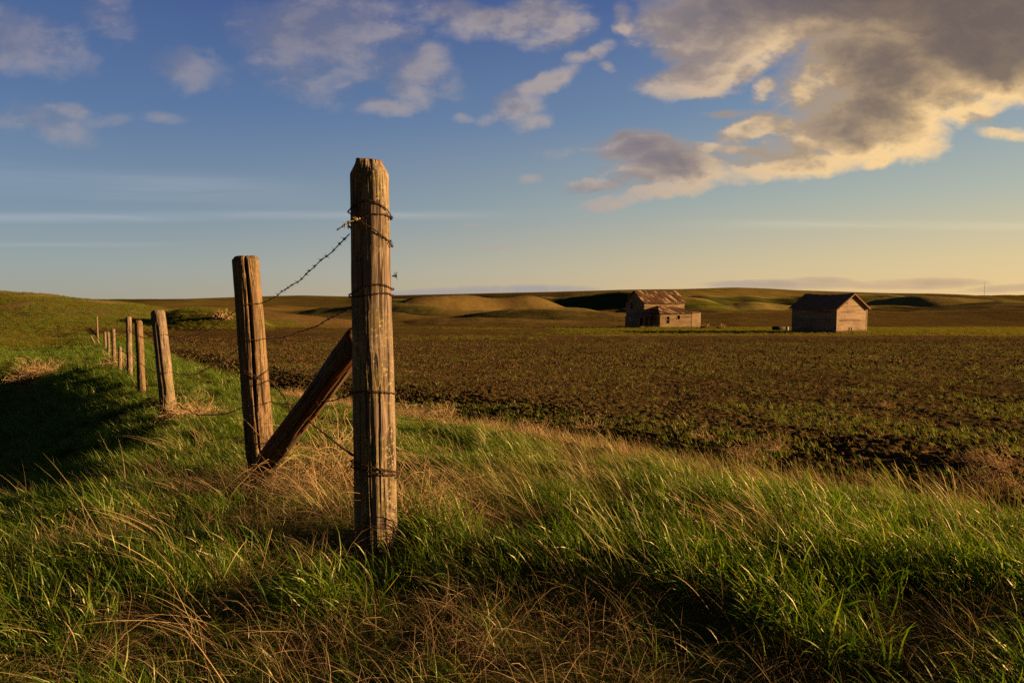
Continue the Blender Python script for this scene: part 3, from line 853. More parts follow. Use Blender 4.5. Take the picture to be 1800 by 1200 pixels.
def polyline_strips(lines, name, mat, loc, smooth=False):
    """many thin three-sided twigs in one mesh, each with its own random shade"""
    V = []; F = []; A = []; g = random.Random(5)
    for pts, r0, r1 in lines:
        m = len(pts); b = len(V); q = g.random() * .9
        for i, p in enumerate(pts):
            d = (pts[min(i + 1, m - 1)] - pts[max(i - 1, 0)]).normalized()
            x = d.cross(Vector((.2, .3, .9))).normalized(); y = d.cross(x); r = r0 + (r1 - r0) * i / (m - 1)
            for k in range(3):
                a = k * 2.0944; V.append(p + (x * math.cos(a) + y * math.sin(a)) * r); A.append(q)
        for i in range(m - 1):
            for k in range(3):
                k2 = (k + 1) % 3; F.append((b + i * 3 + k, b + i * 3 + k2, b + (i + 1) * 3 + k2, b + (i + 1) * 3 + k))
    me = mesh_from(name, np.array([v[:] for v in V]), np.array(F), mat, smooth, dict(rnd=A))
    return link(name, me, loc=loc)


def bush_lines(n, radius, height, seed, r=.0016, mat=None, arch=.5, branches=5, lean=(-.3, 0), base=.15, curl=.25):
    g = random.Random(seed); L = []; r *= 1.5; n = int(n * 1.4)
    def grow(p, d, length, r, depth):
        steps = 5; pts = [p.copy()]
        for i in range(steps):
            d = (d + Vector((g.gauss(0, curl) + lean[0] * .25, g.gauss(0, curl) + lean[1] * .25, g.gauss(0, curl) - arch * .28))).normalized()
            p = p + d * length / steps; pts.append(p.copy())
        L.append((pts, r, r * .55))
        if depth:
            for k in range(branches):
                i = g.randint(1, steps)
                dd = (d + Vector((g.gauss(0, .8), g.gauss(0, .8), g.gauss(.1, .6)))).normalized()
                grow(pts[i], dd, length * g.uniform(.25, .5), r * .7, depth - 1)
    for i in range(n):
        a = g.uniform(0, 6.28); rad = base * radius * math.sqrt(g.random())
        sp = g.random() ** .6
        d = Vector((math.cos(a) * sp * radius / height + lean[0], math.sin(a) * sp * radius / height + lean[1], 1)).normalized()
        grow(Vector((math.cos(a) * rad, math.sin(a) * rad, -.02)), d, height * g.uniform(.7, 1.25), r, 1)
    return L


def shrub(name, px, py, d, radius, height, n, seed, label, cat='dry shrub', group='dry shrubs', **kw):
    p = at(px, py, d); z = gz(p.x, p.y)
    o = polyline_strips(bush_lines(n, radius, height, seed, **kw), name, kw.get('mat') or M_WEED, (p.x, p.y, z))
    tag(o, label, cat, group); return o


shrub('dry_weed', 592, 838, 4.7, .34, .72, 46, 1, 'tall dry branching weed between the split post and the thick corner post', 'dry weed', mat=M_WEED, r=.0020, arch=.75, lean=(.0, .0), branches=5)
shrub('dry_weed', 545, 850, 4.3, .34, .36, 34, 2, 'low dry weed at the foot of the diagonal brace pole', 'dry weed', mat=M_WEED, r=.0014, arch=.5)
shrub('dry_weed', 728, 945, 3.2, .24, .34, 60, 3, 'brown dry weed tangled right behind the base of the thick corner post', 'dry weed', r=.0012, arch=.35, lean=(.1, 0), mat=M_WEED)
shrub('dry_shrub', 345, 738, 10.4, .75, .48, 110, 4, 'pale dry bush at the foot of the leaning third fence post', r=.003, arch=.5)
shrub('dry_shrub', 62, 628, 33, 2.3, 1.0, 150, 5, 'wide pale dry bush on the grassy slope at the far left', r=.009, arch=.4)
shrub('dry_shrub', 775, 742, 10.6, .50, .40, 90, 6, 'pale dry bush at the field edge just right of the corner post', r=.003)
shrub('dry_shrub', 715, 722, 12.0, .45, .30, 60, 7, 'small dry bush on the field edge beside the corner post', r=.003)
shrub('dry_shrub', 935, 775, 8.9, .55, .30, 80, 8, 'dry bush on the field edge left of the tall dry tuft', r=.0025)
shrub('dry_shrub', 1030, 752, 9.8, .7, .26, 60, 9, 'thin dry bush lying in the field behind the tall dry tuft', r=.0025)
shrub('dry_shrub', 1310, 822, 6.9, .36, .24, 80, 10, 'dry bush on bare soil below the gap between the buildings', r=.002)
shrub('dry_shrub', 1362, 800, 7.6, .30, .22, 50, 11, 'small dry bush just behind the bush on bare soil', r=.002)
shrub('dry_shrub', 1745, 842, 6.3, .40, .26, 90, 12, 'dry bush in the furrows near the right edge', r=.002)
shrub('dry_shrub', 1765, 905, 5.2, .34, .26, 90, 13, 'reddish dry bush where the grass meets the field at the right edge', r=.0018)
shrub('dry_shrub', 215, 628, 30, 1.2, .7, 60, 14, 'dry bush among the far fence posts', r=.008)
shrub('dry_shrub', 870, 760, 9.4, .30, .22, 40, 15, 'tiny dry bush on the field edge in the middle of the photo', r=.0025)
shrub('dry_shrub', 1555, 700, 13.5, .4, .2, 40, 16, 'small dry bush out in the field below the granary', r=.003)
shrub('dry_shrub', 1240, 778, 8.8, .3, .2, 36, 17, 'small dry bush in the furrows right of the tall dry tuft', r=.002)
# brush pile by the mound
shrub('brush_pile', 392, 579, 104, 3.2, 1.3, 130, 18, 'tangled brown brush pile beside the green mound', 'brush pile', group=None, r=.05, curl=.5)
shrub('bush', 1240, 577, 112, 1.0, .8, 50, 19, 'small scrubby bush at the right corner of the ruined farmhouse', 'bush', 'bushes by the buildings', r=.03)
shrub('bush', 1268, 576, 112, 1.6, .75, 60, 20, 'low spreading bush in the open grass between the farmhouse and the granary', 'bush', 'bushes by the buildings', r=.03)


def tuft(px, py, d, n, lmin, lmax, seed, label, lean=.35):
    p = at(px, py, d); z = gz(p.x, p.y)
    a = blades(n, .09, lmin, lmax, .0022, .0042, lean, .35, .12, 6, seed, spread=.22)
    me = clump_mesh('dry_grass_tuft', [a], [M_STRAW])
    o = link('dry_grass_tuft', me, loc=(p.x, p.y, z)); tag(o, label, 'grass tuft', 'tall dry grass tufts')


tuft(1042, 880, 4.75, 80, .30, .62, 701, 'tall pale dry grass tuft standing at the field edge right of the corner post', .42)
tuft(1520, 885, 4.9, 26, .22, .40, 702, 'thin reddish dry stalks at the field edge under the granary', .1)

# ============================================================ fence


def post_mesh(name, base, top, rb, rt, mat, seed, nz=140, na=72, crack=None, chamfer=.02, below=.3, rough=1.0):
    base = Vector(base); top = Vector(top); ax = (top - base); L = ax.length; axn = ax.normalized()
    t = np.linspace(-below / L, 1, nz); a = np.linspace(0, 2 * np.pi, na, endpoint=False)
    T, A = np.meshgrid(t, a, indexing='ij'); T = T.ravel(); A = A.ravel(); Z = T * L
    Rr = rb + (rt - rb) * np.clip(T, 0, 1)
    ca, sa = np.cos(A), np.sin(A)
    per = lambda k, kz, s: fbm(ca * k + 30 + s, Z * kz + sa * k + 7, seed + s, 3)
    g1 = fbm(A * 9 / np.pi, Z * 1.1 + 3, seed + 1, 4, .6)      # long grooves
    wrap = ss(A, 0, .5) * (1 - ss(A, 2 * np.pi - .5, 2 * np.pi))
    d = rough * (g1 * .011 * wrap + per(1.2, 1.3, 3) * .012 + per(3.0, 4.0, 5) * .003)
    g2 = np.abs(fbm(A * 22 / np.pi, Z * .9, seed + 8, 2)); d -= rough * .006 * (1 - ss(g2, .0, .045)) * wrap
    if crack is not None:
        for (ca_, w, dep, z0, z1) in crack:
            wob = .06 * np.sin(Z * 5 + seed) + .05 * fbm(Z * 4, Z * 0, seed, 2)
            da = np.abs((A - ca_ - wob + np.pi) % (2 * np.pi) - np.pi)
            d -= dep * (1 - ss(da, w * .35, w)) * ss(Z, z0, z0 + .25) * (1 - ss(Z, z1, z1 + .02))
    d = d * (1 - .7 * ss(Z, L - .05, L))
    # uneven top
    r = Rr + d
    topcut = ss(Z, L - chamfer * 2.2, L)
    sidecut = .30 + .25 * np.clip(fbm(ca * 1.5 + 9, sa * 1.5, seed + 20, 2) * 3, -1, 1)
    r = r * (1 - topcut * sidecut * .9)
    x = r * ca; y = r * sa
    z = Z + topcut * (fbm(x * 30, y * 30, seed + 4, 3) * .012)
    q = axn.to_track_quat('Z', 'Y').to_matrix()  # noqa
    V = np.stack([x, y, z], 1)
    # caps: a few shrinking rings on top
    rings = [V]; last = V[-na:].copy(); nr = 4
    for k in range(1, nr + 1):
        f = 1 - k / (nr + .3); rg = last.copy(); c = last.mean(0)
        rg[:, :2] = c[:2] + (last[:, :2] - c[:2]) * f
        rg[:, 2] = c[2] + (last[:, 2] - c[2]) * f + .006 * fbm(rg[:, 0] * 60, rg[:, 1] * 60, seed + 6, 3) + .004
        rings.append(rg)
    V = np.concatenate(rings); n = nz + nr
    i = np.arange(n - 1)[:, None] * na + np.arange(na)[None, :]; j = np.arange(n - 1)[:, None] * na + (np.arange(na)[None, :] + 1) % na
    F = [tuple(f) for f in np.stack([i, j, j + na, i + na], -1).reshape(-1, 4).tolist()]
    F.append(tuple(range((n - 1) * na, n * na)))
    me = mesh_from(name, V, F, mat, True)
    o = link(name, me, loc=base); o.rotation_mode = 'QUATERNION'; o.rotation_quaternion = Vector((0, 0, 1)).rotation_difference(axn)
    return o


GP = 'wooden posts of the barbed wire fence'
# corner post
C0 = at(661, 962, 3.0); C0.z = gz(C0.x, C0.y) - .0
MB_, MT_ = at(661, 958, 3.0), at(649, 283, 3.0)
main = post_mesh('fence_post', MB_, MT_, .0985, .086, M_POST, 3, 300, 150, crack=[(4.75, .03, .012, .0, .45), (5.2, .03, .012, .1, .75), (4.25, .04, .014, .15, .9), (5.4, .035, .010, -.1, .4), (4.42, .03, .010, .9, 1.6)], chamfer=.03)
tag(main, 'thick weathered corner post in the foreground, wrapped with rusty barbed wire', 'fence post', GP)
P2B, P2T = at(461, 852, 4.9), at(431, 451, 4.9)
o = post_mesh('fence_post', P2B, P2T, .106, .096, M_POST2, 14, 200, 110, crack=[(5.12, .12, .13, .55, 1.9), (5.05, .06, .03, .0, .7)], chamfer=.012)
tag(o, 'second fence post with a deep split down its top, where the brace pole ends', 'fence post', GP)
# the rest of the line: top px, bottom px, depth, width px, label
LINE = [
    (277, 545, 298, 736, 10.9, 24, 'third fence post, leaning left above a pale dry bush'),
    (243, 563, 249, 681, 16.3, 12.5, 'fourth fence post, dark and straight, just left of the leaning one'),
    (226, 556, 228, 651, 21.3, 9, 'slim pale fence post right behind the dark straight one'),
    (211, 609, 211, 641, 27.0, 6, 'short stub of a fence post, half the height of its neighbours'),
    (199, 578, 201, 638, 34.6, 6, 'thin upright fence post next to the short stub'),
    (190, 583, 192, 631, 45.0, 4.5, 'right one of two thin posts close together far along the fence'),
    (184, 583, 186, 626, 52.0, 4.5, 'left one of two thin posts close together far along the fence'),
]
LP = [(MB_, MT_), (P2B, P2T)]
for k, (tx, ty, bx, by, d, w, lab) in enumerate(LINE):
    b = at(bx, by, d); t_ = at(tx, ty, d); zz = gz(b.x, b.y)
    if zz < b.z: b = b + (b - t_).normalized() * min(.6, b.z - zz)
    rr = w * d / FPX / 2
    o = post_mesh('fence_post', b, t_, rr * 1.05, rr * .97, M_POST2 if k in (1,) else M_POST, 30 + k, 60, 40, chamfer=.02, crack=[(4.9, .12, .03, .2, 1.6)] if k == 0 else None, rough=1.0)
    tag(o, lab, 'fence post', GP); LP.append((b, t_))
# leaning remains at the far end of the line
for (ax, ay, bx, by, d, w, lab) in [(159, 590, 175, 618, 60, 3.6, 'broken pole leaning left at the far end of the fence'),
                                    (170, 556, 172, 600, 64, 3.4, 'tallest thin pole at the far end of the fence'),
                                    (171, 596, 180, 622, 58, 3.8, 'low pole tilted left between the broken pole and the far posts'),
                                    (157, 577, 172, 592, 64, 3.0, 'short crosswise pole propped on the tallest far pole')]:
    b = at(bx, by, d); t_ = at(ax, ay, d); rr = w * d / FPX / 2; zz = gz(b.x, b.y)
    if zz < b.z and 'crosswise' not in lab: b = b + (b - t_).normalized() * min(1.0, (b.z - zz) * 1.1)
    o = post_mesh('fence_pole', b, t_, rr, rr * .85, M_POST, 50 + int(ax), 30, 24, below=.1)
    tag(o, lab, 'fence pole', 'old poles at the end of the fence')

# brace pole from the foot of the second post up to the corner post
BB, BT = at(459, 826, 4.72), at(634, 592, 3.14)
o = post_mesh('brace_pole', BB, BT, .079, .068, M_BRACE, 77, 160, 80, below=.03, crack=[(4.6, .06, .02, .1, 1.9), (3.9, .06, .016, .2, 1.6)], chamfer=.008)
tag(o, 'dark diagonal brace pole leaning from the split post up to the thick corner post', 'brace pole')

# ---- barbed wire


def twisted(mb, pts, r=.0016, off=.0023, pitch=.045, sag=0.0, step=.009):
    """two strands twisted about a path"""
    pts = [Vector(p) for p in pts]
    # resample
    P = []; seg = [(pts[i + 1] - pts[i]).length for i in range(len(pts) - 1)]; tot = sum(seg); n = max(3, int(tot / step))
    acc = 0; i = 0; cum = [0]
    for s in seg: cum.append(cum[-1] + s)
    for k in range(n + 1):
        s = tot * k / n
        while i < len(seg) - 1 and s > cum[i + 1]: i += 1
        f = (s - cum[i]) / max(seg[i], 1e-9)
        P.append(pts[i].lerp(pts[i + 1], f))
    for ph in (0, math.pi):
        q = []
        for k, p in enumerate(P):
            d = (P[min(k + 1, n)] - P[max(k - 1, 0)]).normalized(); x = d.cross(Vector((.1, .2, .97))).normalized(); y = d.cross(x)
            a = ph + 2 * math.pi * tot * k / n / pitch
            q.append(p + (x * math.cos(a) + y * math.sin(a)) * off)
        mb.tube(q, r, 4)
    return P


def barb(mb, p, d, size=.016, r=.0013, seed=0):
    g = random.Random(seed); d = Vector(d).normalized(); x = d.cross(Vector((.1, .2, .97))).normalized(); y = d.cross(x)
    q = []
    for k in range(13):
        a = k / 12 * 4 * math.pi; q.append(p + d * (k / 12 - .5) * .010 + (x * math.cos(a) + y * math.sin(a)) * .0048)
    mb.tube(q, r, 4)
    for k in range(4):
        a = g.uniform(0, 6.28); dr = (x * math.cos(a) + y * math.sin(a) + d * g.uniform(-.6, .6)).normalized()
        s = p + d * (.004 if k % 2 else -.004)
        mb.tube([s, s + dr * size * g.uniform(.8, 1.3)], [r, r * .5], 4)


def catenary(a, b, sag, n=24, wob=0.004, seed=0):
    g = random.Random(seed); a = Vector(a); b = Vector(b); out = []
    ph = g.uniform(0, 6)
    for k in range(n + 1):
        t = k / n; p = a.lerp(b, t); p.z -= sag * 4 * t * (1 - t); e = min(1, 6 * t * (1 - t))
        p += Vector((0, math.sin(t * 23 + ph), math.sin(t * 17 + ph * 2) + .6 * math.sin(t * 41 + ph))) * wob * e
        out.append(p)
    return out


def strand(root, spans, seed=0, bs=.11, r=.0016, name='strand', bsize=.016):
    mb = MB(); g = random.Random(seed)
    for sp_ in spans:
        P = twisted(mb, sp_, r)
        tot = sum((P[i + 1] - P[i]).length for i in range(len(P) - 1)); nb = int(tot / bs)
        for k in range(nb):
            i = int((k + .5 + g.uniform(-.15, .15)) / nb * (len(P) - 1)); i = max(1, min(len(P) - 2, i))
            barb(mb, P[i], P[i + 1] - P[i - 1], seed=seed * 100 + k, size=bsize)
    return mb.build(name, M_WIRE, root, True)


def on_main(px, py, out=.004):
    """point on the camera side of the corner post below that photo position"""
    ray0 = Vector((0, 0, EYE)); p = at(px, py, 3.0)
    t = (p.z - MB_.z) / (MT_.z - MB_.z); c = MB_.lerp(MT_, t); rr = (.0985 + (.086 - .0985) * t) + out + .006
    off = max(-.999, min(.999, (px - (661 + (649 - 661) * t)) * 3.0 / FPX / rr))
    q = c.copy(); vd = Vector((c.x, c.y, 0)).normalized(); sd = Vector((vd.y, -vd.x, 0))
    q += sd * off * rr - vd * math.sqrt(max(0, 1 - off * off)) * rr
    # keep the photo height at that nearer depth
    u, v = uv_of(px, py); q.z = EYE + v * q.y
    return q


def back_main(z, a0, a1, n=10, out=.004):
    """arc round the back of the corner post between two side angles"""
    pts = []
    for k in range(n + 1):
        a = a0 + (a1 - a0) * k / n; t = (z - MB_.z) / (MT_.z - MB_.z); c = MB_.lerp(MT_, t); rr = .0985 + (.086 - .0985) * t + out + .006
        vd = Vector((c.x, c.y, 0)).normalized(); sd = Vector((vd.y, -vd.x, 0))
        pts.append(Vector((c.x, c.y, z)) + (sd * math.sin(a) - vd * math.cos(a)) * rr)
    return pts


def smooth_path(pts, n=4):
    pts = [Vector(p) for p in pts]; out = []
    for i in range(len(pts) - 1):
        p0 = pts[max(i - 1, 0)]; p1 = pts[i]; p2 = pts[i + 1]; p3 = pts[min(i + 2, len(pts) - 1)]
        for k in range(n):
            t = k / n
            out.append(.5 * ((2 * p1) + (-p0 + p2) * t + (2 * p0 - 5 * p1 + 4 * p2 - p3) * t * t + (-p0 + 3 * p1 - 3 * p2 + p3) * t ** 3))
    out.append(pts[-1]); return out


def loop_front(px_pts): return [on_main(*p) for p in px_pts]


def wrap_loop(front):
    """front: points left to right on the camera side; closes behind the post"""
    f = loop_front(front); zr = f[-1].z; zl = f[0].z
    b = back_main(0, R(78), R(282), 12)
    pts = []
    for k, p in enumerate(back_main(zr, R(80), R(280), 12)):
        t = k / 12; p.z = zr + (zl - zr) * t; pts.append(p)
    return smooth_path(f + pts + [f[0]], 3)


def on_post(i, px, py, side=-1, out=.006):
    """point on the camera side of post i"""
    b, t_ = LP[i]; d = b.y; p = at(px, py, d); t = (p.z - b.z) / (t_.z - b.z); c = b.lerp(t_, t)
    vd = Vector((c.x, c.y, 0)).normalized()
    rr = {1: .104, 2: .116, 3: .091, 4: .085}.get(i, .1) + out
    off = max(-.98, min(.98, (p.x - c.x) / rr)); sd = Vector((vd.y, -vd.x, 0))
    q = c + sd * off * rr - vd * math.sqrt(1 - off * off) * rr; q.z = p.z
    return q


GW = 'rusty strands of the barbed wire fence'


def fence_end(i, h):        # attachment on a far post at height fraction h
    b, t_ = LP[i]; p = b.lerp(t_, h); vd = Vector((p.x, p.y, 0)).normalized(); return p + Vector((-vd.y, vd.x, 0)) * -.0 - vd * .1


def make_strand(name, label, to_main, at2, at3, hs, seed, extra=()):
    root = empty(name, (LP[1][0].x, LP[1][0].y, at2[0].z)); tag(root, label, 'barbed wire', GW)
    M = Matrix.Translation(-root.location)
    spans = list(extra)
    if to_main is not None: spans.append(catenary(at2[1], to_main, .035, 30, seed=seed))
    spans.append([at2[0], at2[0].lerp(at2[1], .5) - Vector((at2[0].x, at2[0].y, 0)).normalized() * .004, at2[1]])
    spans.append(catenary(at3[1], at2[0], .14, 60, .006, seed=seed + 1))
    spans.append([at3[0], at3[1]])
    prev = at3[0]
    for k, i in enumerate((3, 4, 6, 7)):
        p = fence_end(i, hs); spans.append(catenary(p, prev, .06, 30, .006, seed=seed + 5 + k)); prev = p
    o = strand(None, spans, seed)
    o.data.transform(M); o.parent = root
    return root


def child_from(mb, name, mat, root):
    o = mb.build(name, mat, None, True); o.data.transform(Matrix.Translation(-Vector(root.location))); o.parent = root; return o


# top strand
s1 = make_strand('barbed_wire', 'top strand of barbed wire rising steeply from the split post to the corner post',
                 on_main(616, 411), (on_post(1, 430, 534), on_post(1, 458, 533)), (on_post(2, 275, 586), on_post(2, 290, 587)), .80, 1)
mb = MB(); lp = wrap_loop([(613, 372), (622, 362), (635, 355), (652, 352), (668, 360), (680, 370), (686, 380)]); twisted(mb, lp, .0019, .0026, .05)
lp = wrap_loop([(613, 390), (622, 388), (635, 382), (655, 376), (672, 377), (686, 381)]); twisted(mb, lp, .0019, .0026, .05)
lp = wrap_loop([(613, 392), (632, 390), (645, 396), (655, 402), (668, 412), (680, 422), (686, 433)]); twisted(mb, lp, .0019, .0026, .04)
for p, sz in ((on_main(685, 424), .022), (on_main(686, 384), .012), (on_main(627, 384), .02), (on_main(613, 398), .03)): barb(mb, p, (0, 0.3, 1), sz, .0015, int(p.z * 999))
child_from(mb, 'wire_loop', M_WIRE, s1)
mb = MB(); tail = smooth_path([on_main(634, 383), on_main(622, 388) + Vector((0, -.012, 0)), at(606, 395, 2.90), at(598, 401, 2.90), at(592, 404, 2.90)], 5)
twisted(mb, tail, .0021, .0030, .05); barb(mb, at(607, 394, 2.90), (1, 0, .6), .02, .0016, 4); barb(mb, at(627, 385, 2.895), (1, 0, .4), .018, .0016, 9)
child_from(mb, 'wire_tail', M_WIRE_PALE, s1)
# middle strand
s2 = make_strand('barbed_wire', 'middle strand of barbed wire between the split post and the corner post',
                 on_main(616, 541), (on_post(1, 438, 596), on_post(1, 464, 595)), (on_post(2, 284, 653), on_post(2, 304, 653)), .45, 2)
mb = MB()
for fr in ([(613, 519), (626, 510), (646, 502), (660, 500), (673, 500), (687, 507)], [(613, 522), (628, 521), (646, 518), (662, 516), (679, 515), (688, 519)]):
    twisted(mb, wrap_loop(fr), .0019, .0026, .05)
child_from(mb, 'wire_loop', M_WIRE, s2)
mb = MB(); k0 = at(693, 485, 3.05); mb.tube(smooth_path([back_main(at(690, 486, 3.05).z, R(100), R(100), 1)[0], k0 - Vector((.01, 0, 0)), k0 + Vector((.012, 0, .002))], 3), .0018, 4)
barb(mb, k0, (1, .2, 0), .03, .0015, 5); barb(mb, k0 + Vector((.008, 0, 0)), (1, .2, 0), .026, .0014, 8)
child_from(mb, 'wire_end', M_WIRE, s2)
# bottom strand
s3 = make_strand('barbed_wire', 'lowest strand of barbed wire, nearly level above the grass',
                 on_main(622, 692), (on_post(1, 436, 709), on_post(1, 474, 706)), (on_post(2, 292, 706), on_post(2, 308, 706)), .12, 3)
mb = MB(); twisted(mb, wrap_loop([(620, 691), (632, 689), (648, 687), (665, 688), (682, 690), (695, 692)]), .0019, .0026, .05)
child_from(mb, 'wire_loop', M_WIRE, s3)
# diagonal tie wire from high on the split post to the foot of the corner post
root = empty('tie_wire', on_post(1, 440, 652)); tag(root, 'twisted slack tie wire running from the split post to the corner post foot', 'wire')
mb = MB(); path = smooth_path([on_post(1, 428, 648), on_post(1, 440, 653), on_post(1, 455, 662), on_post(1, 470, 668), at(488, 683, 4.6), at(505, 705, 4.42), at(512, 722, 4.0), at(540, 738, 3.85), at(575, 765, 3.55), at(600, 785, 3.25), on_main(622, 800)], 6)
twisted(mb, path, .0026, .0042, .05)
for k in (20, 30, 42, 55): barb(mb, path[min(k, len(path) - 1)], (1, 0, -1), .016, .0014, k)
child_from(mb, 'strand', M_WIRE, root)
mb = MB()
for dy in (0, 9):
    fr = [(620, 812 + dy), (632, 815 + dy), (647, 819 + dy), (662, 823 + dy), (680, 826 + dy), (697, 829 + dy * .6)]
    twisted(mb, wrap_loop(fr), .0022, .0030, .05)
for p in ((673, 830), (690, 834), (697, 838)): barb(mb, on_main(*p), (1, 0, .2), .018, .0015, p[0])
child_from(mb, 'wire_loop', M_WIRE, root)
mb = MB(); twisted(mb, smooth_path([on_post(1, 428, 650), on_post(1, 447, 662), on_post(1, 462, 655), on_post(1, 472, 648)], 5), .002, .0028, .05)
child_from(mb, 'post_tie', M_WIRE, root); mb = MB()
twisted(mb, smooth_path([on_post(1, 452, 774), on_post(1, 464, 775), on_post(1, 476, 775)], 4), .002, .0028, .05)
child_from(mb, 'post_tie', M_WIRE, root)

# ============================================================ buildings


def siding_mat(name, c_dark, c_mid, c_light, axis_z=True, board=.2):
    m = bpy.data.materials.new(name); m.use_nodes = True
    t = m.node_tree; t.nodes.clear(); g = NT(t)
    co = g.node('ShaderNodeTexCoord').outputs['Object']; s = g.sep(co)
    row = g.math('FLOOR', g.math('DIVIDE', s[2], board))
    fr = g.math('FRACT', g.math('DIVIDE', s[2], board))
    along = g.math('ADD', s[0], s[1])
    hv = g.xyz(g.math('MULTIPLY', along, .35), g.math('MULTIPLY', row, 7.31), 0)
    rn = g.noise(hv, 1.0, 3, .6)
    gr = g.noise(g.xyz(g.math('MULTIPLY', along, .8), g.math('MULTIPLY', s[2], 14), 0), 2.0, 5, .6)
    f = g.math('MULTIPLY_ADD', rn, .6, g.math('MULTIPLY', gr, .4))
    col = g.ramp(f, [(.36, c_dark), (.5, c_mid), (.64, c_light)])
    gap = g.math('MULTIPLY', g.sstep(fr, .12, .0), g.sstep(rn, .3, .6))
    col = g.mix(g.math('MULTIPLY', gap, .8), col, (.02, .014, .01))
    miss = g.math('MULTIPLY', g.sstep(g.noise(hv, .9, 2, .5, .3), .66, .70), g.sstep(fr, .5, .45))
    col = g.mix(miss, col, (.03, .02, .012))
    b = g.node('ShaderNodeBsdfPrincipled'); g.put(b.inputs['Base Color'], col); b.inputs['Roughness'].default_value = .9; b.inputs['Specular IOR Level'].default_value = .15
    bp = g.node('ShaderNodeBump'); bp.inputs['Strength'].default_value = .6; bp.inputs['Distance'].default_value = .04
    g.put(bp.inputs['Height'], g.math('SUBTRACT', g.math('ADD', fr, g.math('MULTIPLY', gr, .4)), miss)); g.l.new(bp.outputs[0], b.inputs['Normal'])
    o = g.node('ShaderNodeOutputMaterial'); g.l.new(b.outputs[0], o.inputs[0]); return m


def roof_mat(name, c1, c2, bare, bareamt):
    m = bpy.data.materials.new(name); m.use_nodes = True
    t = m.node_tree; t.nodes.clear(); g = NT(t)
    co = g.node('ShaderNodeTexCoord').outputs['Object']; s = g.sep(co)
    n = g.noise(co, 3.5, 5, .65)
    col = g.mix(n, c1, c2)
    row = g.math('FRACT', g.math('DIVIDE', s[2], .13))
    col = g.mix(g.math('MULTIPLY', g.sstep(row, .25, 0), .5), col, (.02, .012, .008))
    # shingles stripped off in ragged streaks down the slope
    bv = g.xyz(g.math('MULTIPLY', g.math('ADD', s[0], g.math('MULTIPLY', s[2], .55)), 1.0), g.math('MULTIPLY', s[2], .62), 0)
    bn = g.noise(bv, 1.15, 5, .62)
    bm_ = g.sstep(bn, bareamt, bareamt + .04)
    bc = g.mix(g.noise(co, 9, 3, .6), tuple(x * .6 for x in bare), bare)
    col = g.mix(bm_, col, bc)
    b = g.node('ShaderNodeBsdfPrincipled'); g.put(b.inputs['Base Color'], col); b.inputs['Roughness'].default_value = .9; b.inputs['Specular IOR Level'].default_value = .15
    bp = g.node('ShaderNodeBump'); bp.inputs['Strength'].default_value = .7; bp.inputs['Distance'].default_value = .05
    g.put(bp.inputs['Height'], g.math('SUBTRACT', g.math('ADD', row, n), g.math('MULTIPLY', bm_, .8))); g.l.new(bp.outputs[0], b.inputs['Normal'])
    o = g.node('ShaderNodeOutputMaterial'); g.l.new(b.outputs[0], o.inputs[0]); return m


M_SIDING = siding_mat('weathered_siding', (.13, .085, .045), (.31, .22, .115), (.46, .34, .19))
M_SIDING_B = siding_mat('granary_siding', (.17, .12, .08), (.33, .24, .16), (.44, .33, .23), board=.24)
M_ROOF = roof_mat('ruined_shingles', (.050, .023, .010), (.14, .068, .026), (.54, .40, .23), .535)
M_ROOF_B = roof_mat('dark_shingles', (.20, .11, .060), (.32, .185, .105), (.42, .30, .20), .58)
M_DARK = simple_mat('dark_interior', (.008, .006, .005), 1.0)
M_TRIM = simple_mat('weathered_trim', (.34, .25, .16), .9, 0, 4)
M_GLASS = simple_mat('dusty_glass', (.03, .03, .03), .25, 0, 3, .3, .5)


def wall_panel(mb, p0, p1, z0, z1, holes=(), t=.12, zt0=None, zt1=None):
    """wall from p0 to p1 (2D) with rectangular openings (a0,a1,h0,h1) measured along it"""
    p0 = Vector((*p0, 0)); p1 = Vector((*p1, 0)); L = (p1 - p0).length; d = (p1 - p0) / L; n = Vector((d.y, -d.x, 0))
    M = Matrix(((d.x, -n.x, 0, p0.x), (d.y, -n.y, 0, p0.y), (0, 0, 1, 0), (0, 0, 0, 1)))
    xs = sorted({0, L, *[h[0] for h in holes], *[h[1] for h in holes]})
    for i in range(len(xs) - 1):
        a, b = xs[i], xs[i + 1]; hs = [h for h in holes if h[0] <= a + 1e-6 and h[1] >= b - 1e-6]
        zz = z0
        for h in sorted(hs, key=lambda h: h[2]):
            if h[2] > zz: mb.box(a, b, 0, t, zz, h[2], M)
            zz = h[3]
        mb.box(a, b, 0, t, zz, z1, M)
    return M


def window(parent, M, a0, a1, h0, h1, kind='two'):
    fr = MB(); w = .07
    fr.box(a0 - w, a0, -.03, .09, h0 - w, h1 + w, M); fr.box(a1, a1 + w, -.03, .09, h0 - w, h1 + w, M)
    fr.box(a0, a1, -.03, .09, h1, h1 + w, M); fr.box(a0, a1, -.05, .09, h0 - w, h0, M)
    if kind == 'two': fr.box(a0, a1, .02, .07, (h0 + h1) / 2 - .03, (h0 + h1) / 2 + .03, M)
    f = fr.build('window', M_TRIM, parent)
    g_ = MB(); g_.box(a0, a1, .098, .112, h0, h1, M); g_.build('pane', M_DARK, f)
    return f


